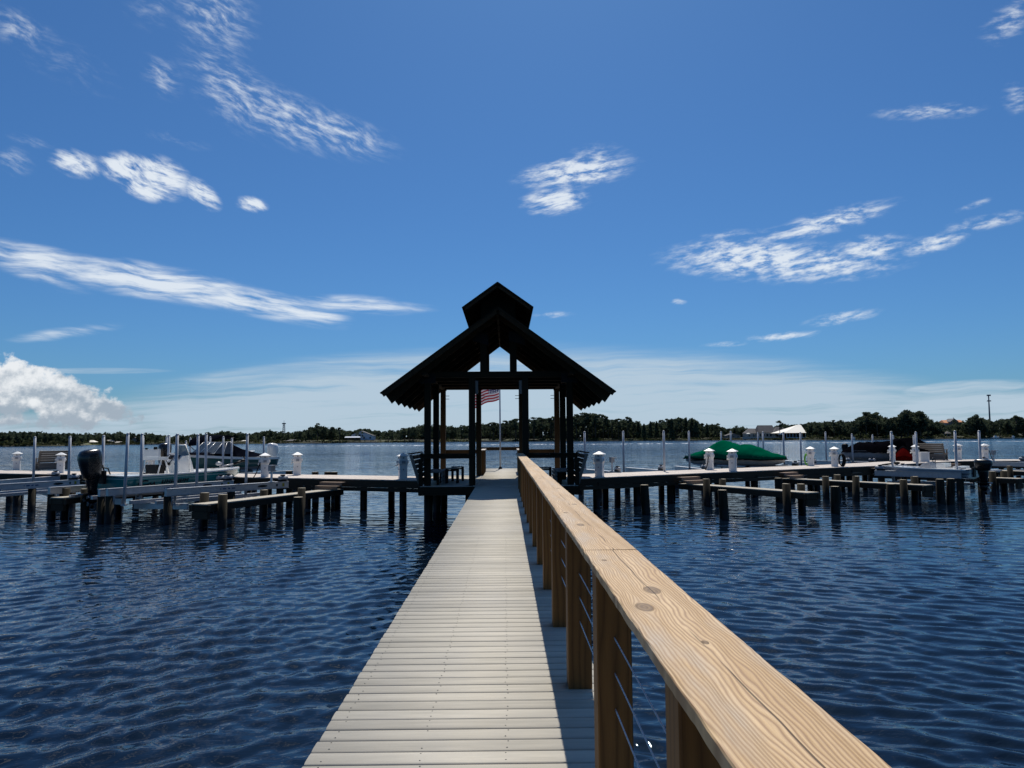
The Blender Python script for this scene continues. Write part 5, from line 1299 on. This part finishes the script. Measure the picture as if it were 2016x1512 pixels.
for _ in range(15000):
    px = random.uniform(-80, 2100); Y = shore(min(max(px, 0), 2016)) + random.uniform(40, 62)
    z1 = zpix(px, EX(px) + 5, Y); leafquad(wm, V((gx(px, Y), Y, 1 + max(2, z1 - 1) * random.random())), random.uniform(1.0, 1.9), random.random() * .3)
tag(wm.build('far_woods', 'oak_leaf'), 'mass of dark woods behind the trees of the far shore', 'woods', kind='stuff')
um = MB()
for _ in range(9000):
    px = random.uniform(-70, 2090); back = abs(random.gauss(0, 5)) + 1.0; Y = shore(min(max(px, 0), 2016)) + back
    hh = (2.6 if px < 600 or 1600 < px else 1.7) * (.6 + .4 * math.sin(px * .13)) 
    if 1425 < px < 1592 or 1860 < px < 1900 or 640 < px < 840: hh = .6
    leafquad(um, V((gx(px, Y), Y, .5 + max(.2, hh) * random.random())), random.uniform(.35, .8))
tag(um.build('shore_brush', 'bush_leaf'), 'low brush and reeds along the far waterline', 'brush', kind='stuff')

# houses and other structures over there
def pz(px, py, Y): return V((gx(px, Y), Y, zpix(px, py, Y)))
def house(label, px0, px1, y_eave, y_ridge, y_base, back, wall, roof, gable=False, nwin=3, depth=10, hip=.0, over=.4, cat='house', wcol='win', name='house'):
    pm = (px0 + px1) / 2; Y = shore(pm) + back; x0, x1 = gx(px0, Y), gx(px1, Y); ze, zr, zb = zpix(pm, y_eave, Y), zpix(pm, y_ridge, Y), min(zpix(pm, y_base, Y), 2.0)
    t = thing(name, label, cat, ((x0 + x1) / 2, Y, zb)); k = MB(); D = depth
    if gable:
        xm = (x0 + x1) / 2
        k.slab([(x0, Y, zb), (x1, Y, zb), (x1, Y, ze), (xm, Y, zr - .15), (x0, Y, ze)], (0, D, 0)); k.build('wall', wall, t)
        r = MB(); o = over
        r.slab([(x0 - o, Y - o, ze - o * .5), (xm, Y - o, zr), (xm, Y + D + o, zr), (x0 - o, Y + D + o, ze - o * .5)], (0, 0, .16)); r.slab([(xm, Y - o, zr), (x1 + o, Y - o, ze - o * .5), (x1 + o, Y + D + o, ze - o * .5), (xm, Y + D + o, zr)], (0, 0, .16)); r.build('roof', roof, t)
    else:
        k.slab([(x0, Y, zb), (x1, Y, zb), (x1, Y, ze), (x0, Y, ze)], (0, D, 0)); k.build('wall', wall, t)
        o = over; h = (x1 - x0) * hip; r = MB(); b = len(r.v)
        r.v += [V(p) for p in ((x0 - o, Y - o, ze), (x1 + o, Y - o, ze), (x1 + o, Y + D + o, ze), (x0 - o, Y + D + o, ze), (x0 + h, Y + D / 2, zr), (x1 - h, Y + D / 2, zr))]
        for f in ((0, 1, 5, 4), (2, 3, 4, 5), (1, 2, 5), (3, 0, 4), (3, 2, 1, 0)): r.face([b + i for i in f])
        r.build('roof', roof, t)
    for i in range(nwin):
        xc = x0 + (x1 - x0) * (i + .5) / nwin; w_ = min(1.3, (x1 - x0) / nwin * .5); hz = (ze - zb)
        q = MB(); q.slab([(xc - w_ / 2, Y - .03, zb + hz * .30), (xc + w_ / 2, Y - .03, zb + hz * .30), (xc + w_ / 2, Y - .03, zb + hz * .75), (xc - w_ / 2, Y - .03, zb + hz * .75)], (0, -.02, 0)); q.build('window', wcol, t)
    return t
house('pale blue white gabled house on the lawn left of the pavilion', 686, 735, 858, 848.5, 864.5, 22, 'housewhite', 'roofgrey', True, 4)
house('low dark boathouse in front of the pale gabled house', 679, 707, 861.5, 859.2, 865.5, 14, 'fascia', 'housewhite', nwin=2, depth=5)
house('brown house with bright curved roof on the left far shore', 166, 184, 870.5, 866.6, 874, 10, 'fascia', 'roofwhite', nwin=2, depth=6, hip=.25)
house('tan roofed low house, right of the bright roof on the left far shore', 204, 221, 869.5, 866, 873.5, 10, 'fascia', 'cream', nwin=2, depth=6, hip=.2)
house('small pale shed near the left guide poles on the far shore', 227, 237, 871.5, 869, 873.5, 8, 'stone', 'cream', nwin=1, depth=4)
house('grey house half hidden in trees above the teal boat', 256, 274, 867, 861, 872.5, 16, 'stone', 'roofgrey', True, 2, 7)
house('small flat white boat shelter on the far shore near the bowrider', 476, 487, 868.2, 866.9, 872, 6, 'fascia', 'roofwhite', nwin=0, depth=5, hip=.05)
house('low grey green roofed boathouse under the lattice tower', 563, 592, 868, 865.2, 871.5, 8, 'stone', 'roofgrey', nwin=2, depth=6, hip=.2)
house('small low grey house left of the mansion on the right far shore', 1430, 1458, 857.5, 853.2, 862.5, 14, 'stone', 'roofgrey', True, 3, 7)
house('left wing of the grey roofed mansion', 1471, 1498, 853, 843.5, 862.5, 20, 'cream', 'roofgrey', nwin=3, hip=.25)
house('tall middle block of the grey roofed mansion', 1494, 1528, 851.5, 837, 862.5, 24, 'cream', 'roofgrey', nwin=5, hip=.06, wcol='win')
house('right wing of the grey roofed mansion', 1526, 1553, 852.5, 839.5, 862.5, 28, 'cream', 'roofgrey', nwin=3, hip=.3)
house('white walled hall with brilliant white hipped roof', 1545, 1587, 852.3, 835.8, 862, 14, 'housewhite', 'roofwhite', nwin=6, depth=14, hip=.0) if False else None
# brilliant roof: long hip with its peak to the right
Yp = shore(1565) + 14; t = thing('pavilion_hall', 'open hall with brilliant white sloping roof on the right far shore', 'hall', (gx(1565, Yp), Yp, 1.2)); r = MB()
pts = [pz(1543.5, 852.4, Yp - 1), pz(1588, 852, Yp - 1), pz(1588, 852, Yp - 1) + V((0, 26, 0)), pz(1543.5, 852.4, Yp - 1) + V((0, 26, 0)), pz(1571, 836.3, Yp + 12), pz(1577.5, 836.3, Yp + 12)]; b = len(r.v); r.v += pts
for f in ((0, 1, 5, 4), (2, 3, 4, 5), (1, 2, 5), (3, 0, 4), (3, 2, 1, 0)): r.face([b + i for i in f])
r.build('roof', 'roofwhite', t)
k = MB(); a, b_ = pz(1549, 852.6, Yp), pz(1586, 852.6, Yp); k.slab([(a.x, Yp + 3, 1), (b_.x, Yp + 3, 1), (b_.x, Yp + 3, a.z), (a.x, Yp + 3, a.z)], (0, 8, 0)); k.build('wall', 'fascia', t)
for i in range(7):
    x = a.x + (b_.x - a.x) * i / 6; MB().box((x, Yp, (1 + a.z) / 2), (.3, .3, a.z - 1)).build('column', 'housewhite', t)
MB().slab([(a.x, Yp - .3, 1.0), (b_.x, Yp - .3, 1.0), (b_.x, Yp - .3, 1.9), (a.x, Yp - .3, 1.9)], (0, .1, 0)).build('balustrade', 'housewhite', t)
Ym = shore(1500) + 8; t = thing('terrace_wall', 'long pale terrace wall with balustrade before the mansion', 'wall', (gx(1510, Ym), Ym, .8)); x0, x1 = gx(1462, Ym), gx(1542, Ym)
MB().slab([(x0, Ym, .5), (x1, Ym, .5), (x1, Ym, 2.0), (x0, Ym, 2.0)], (0, .5, 0)).build('wall', 'cream', t)
MB().slab([(x0, Ym - .05, 2.0), (x1, Ym - .05, 2.0), (x1, Ym - .05, 2.2), (x0, Ym - .05, 2.2)], (0, .6, 0)).build('coping', 'housewhite', t)
for px, y1, y0, lb in ((1473.5, 852.3, 860, 'white parasol before the left wing of the mansion'), (1537.5, 852.8, 860, 'white parasol between the mansion and the brilliant roof')):
    Y = shore(px) + 9; c = pz(px, y1, Y); t = thing('parasol', lb, 'parasol', (c.x, Y, 1)); k = MB(); k.loft([[(c.x + r_ * math.cos(a), Y + r_ * math.sin(a), c.z - dz) for a in np.linspace(0, 6.283, 9)[:-1]] for r_, dz in ((2.3, .95), (1.2, .4), (.05, 0))]); k.build('canopy', 'roofwhite', t); MB().cyl((c.x, Y, 1), (c.x, Y, c.z), .06).build('pole', 'pvc', t)
house('long building with orange tiled roof on the right far shore, left part', 1862, 1875, 832.5, 826.8, 850, 64, 'cream', 'rooforange', nwin=0, hip=.05)
house('orange tiled roof right of the grey gable on the right far shore', 1887, 1900, 831, 826.5, 850, 64, 'cream', 'rooforange', nwin=0, hip=.05)
t = house('grey gabled church like front with a finial between two orange roofs', 1873, 1888, 830, 824.3, 850, 58, 'stone', 'roofgrey', True, 0, 8)
Yq = shore(1880) + 58; c = pz(1880, 824, Yq); MB().cyl(c - V((0, 0, .3)), c + V((0, 1, 1.3)), .3, .06, 8).build('finial', 'roofgrey', t)
Yq = shore(1865) + 12; c = pz(1865.5, 849, Yq); t = thing('garden_gazebo', 'small grey roofed garden gazebo on the right far lawn', 'gazebo', (c.x, Yq, 1)); k = MB()
k.loft([[(c.x + r_ * math.cos(a), Yq + r_ * math.sin(a), c.z - dz) for a in np.linspace(0, 6.283, 9)[:-1]] for r_, dz in ((2.7, 1.6), (1.0, .5), (.05, 0))], smooth=False); k.build('roof', 'roofgrey', t)
for a in range(6): MB().cyl((c.x + 2 * math.cos(a * 1.047), Yq + 2 * math.sin(a * 1.047), 1), (c.x + 2 * math.cos(a * 1.047), Yq + 2 * math.sin(a * 1.047), c.z - 1.5), .12, n=6).build('column', 'cream', t)
# light mast, lattice tower
Yq = shore(1951) + 70; c0, c1 = pz(1953.5, 828, Yq), pz(1950.8, 779, Yq); t = thing('light_mast', 'tall steel floodlight mast rising above the trees at the right', 'light mast', (c0.x, Yq, 2))
MB().tube([(c1.x, Yq, 2), (c1.x, Yq, c1.z)], [.75, .45], 10).build('mast', 'mast', t)
for dz in (0, 4.6):
    k = MB(); k.box((c1.x, Yq, c1.z - dz), (3.2, .35, .35))
    for i in range(4): k.box((c1.x - 1.2 + .8 * i, Yq - .4, c1.z - dz + .3), (.6, .6, 1.1 if dz == 0 else .8))
    k.build('floodlight_bank', 'mast', t)
Yq = shore(558) + 90; c1 = pz(558.6, 832.5, Yq); t = thing('lattice_tower', 'thin lattice radio tower above the trees left of the pavilion', 'tower', (c1.x, Yq, 2)); k = MB(); zt = c1.z
for sx, sy in ((-1, -1), (1, -1), (1, 1), (-1, 1)): k.tube([(c1.x + sx * 1.2, Yq + sy * 1.2, 2), (c1.x + sx * .5, Yq + sy * .5, zt)], .16, 4)
for i in range(9):
    f0, f1 = i / 9, (i + 1) / 9; z0, z1 = 2 + (zt - 2) * f0, 2 + (zt - 2) * f1; w0, w1 = 1.2 - .7 * f0, 1.2 - .7 * f1
    for s_ in (-1, 1): k.tube([(c1.x - s_ * w0, Yq - w0, z0), (c1.x + s_ * w1, Yq - w1, z1)], .09, 4)
k.build('lattice', 'mast', t); k = MB(); k.box((c1.x, Yq, zt - .6), (3.2, .4, .8)); k.tube([(c1.x, Yq, zt), (c1.x, Yq, zt + 2)], .12, 4); k.build('antenna', 'mast', t)
# small moored boats and jetties along the right shore
for px, w_, lb in ((1681, 6, 'tiny white boat moored under the twin pines on the right far shore'), (1960, 16, 'white cabin boat moored below the light mast'), (1995, 7, 'tiny white boat moored at the right edge of the far shore')):
    Y = shore(px) - 3; L = w_ * Y / 1456; t = thing('moored_boat', lb, 'boat', (gx(px, Y) - L / 2, Y, .02)); rr = hull_rings(L, L * .34, .9, 1.3, -.3); hull(t, rr, 'gel'); deck_cap(t, rr, 'gel', well=.2)
    k = MB(); k.loft([[(L * .3, -.7, .9), (L * .65, -.6, 1.0), (L * .65, .6, 1.0), (L * .3, .7, .9)], [(L * .33, -.6, 2.0), (L * .55, -.5, 2.0), (L * .55, .5, 2.0), (L * .33, .6, 2.0)]], smooth=False); k.build('cabin', 'gel', t, False)
Y = shore(770) - 2
for px in (765, 780, 797, 805): 
    x = gx(px, Y); t = MB(); t.cyl((x, Y, -1), (x, Y, 3.1), .28, .25, 8); tag(t.build('far_piling', 'fascia'), 'thin dark post standing at the lawn edge left of the pavilion', 'piling', 'dark posts at the far lawn edge')
# wake of a passing boat far out
wk = MB(); n = 60
for i in range(n):
    for j in range(3):
        pass
pts = []
for i in range(n + 1):
    px = 520 + (2040 - 520) * i / n; Y = 300 + 6 * math.sin(i * .4) ; wv_ = 5 + 3 * math.sin(i * 1.7) * math.sin(i * .61)
    pts.append((gx(px, Y), Y, wv_))
for i in range(n):
    a, b = pts[i], pts[i + 1]; bv = len(wk.v)
    wk.v += [V((a[0], a[1] - a[2], .012)), V((b[0], b[1] - b[2], .012)), V((b[0], b[1], .22)), V((a[0], a[1], .22)), V((b[0], b[1] + b[2], .012)), V((a[0], a[1] + a[2], .012))]
    wk.face((bv, bv + 1, bv + 2, bv + 3), None, 0, True); wk.face((bv + 3, bv + 2, bv + 4, bv + 5), None, 0, True)
m, t, b = newmat('wake_foam'); n_ = t.noise(t.mapping(t.n('ShaderNodeTexCoord').outputs['Object'], scale=(.5, .12, 1)), 1, 5, .7)
b.inputs['Base Color'].default_value = (.75, .80, .85, 1); b.inputs['Roughness'].default_value = .6; t.put(b.inputs['Alpha'], t.mr(n_, .46, .66, 0, .75)); M['foam'] = m
tag(wk.build('boat_wake', 'foam'), 'pale line of wake foam across the far water', 'wake', kind='stuff')
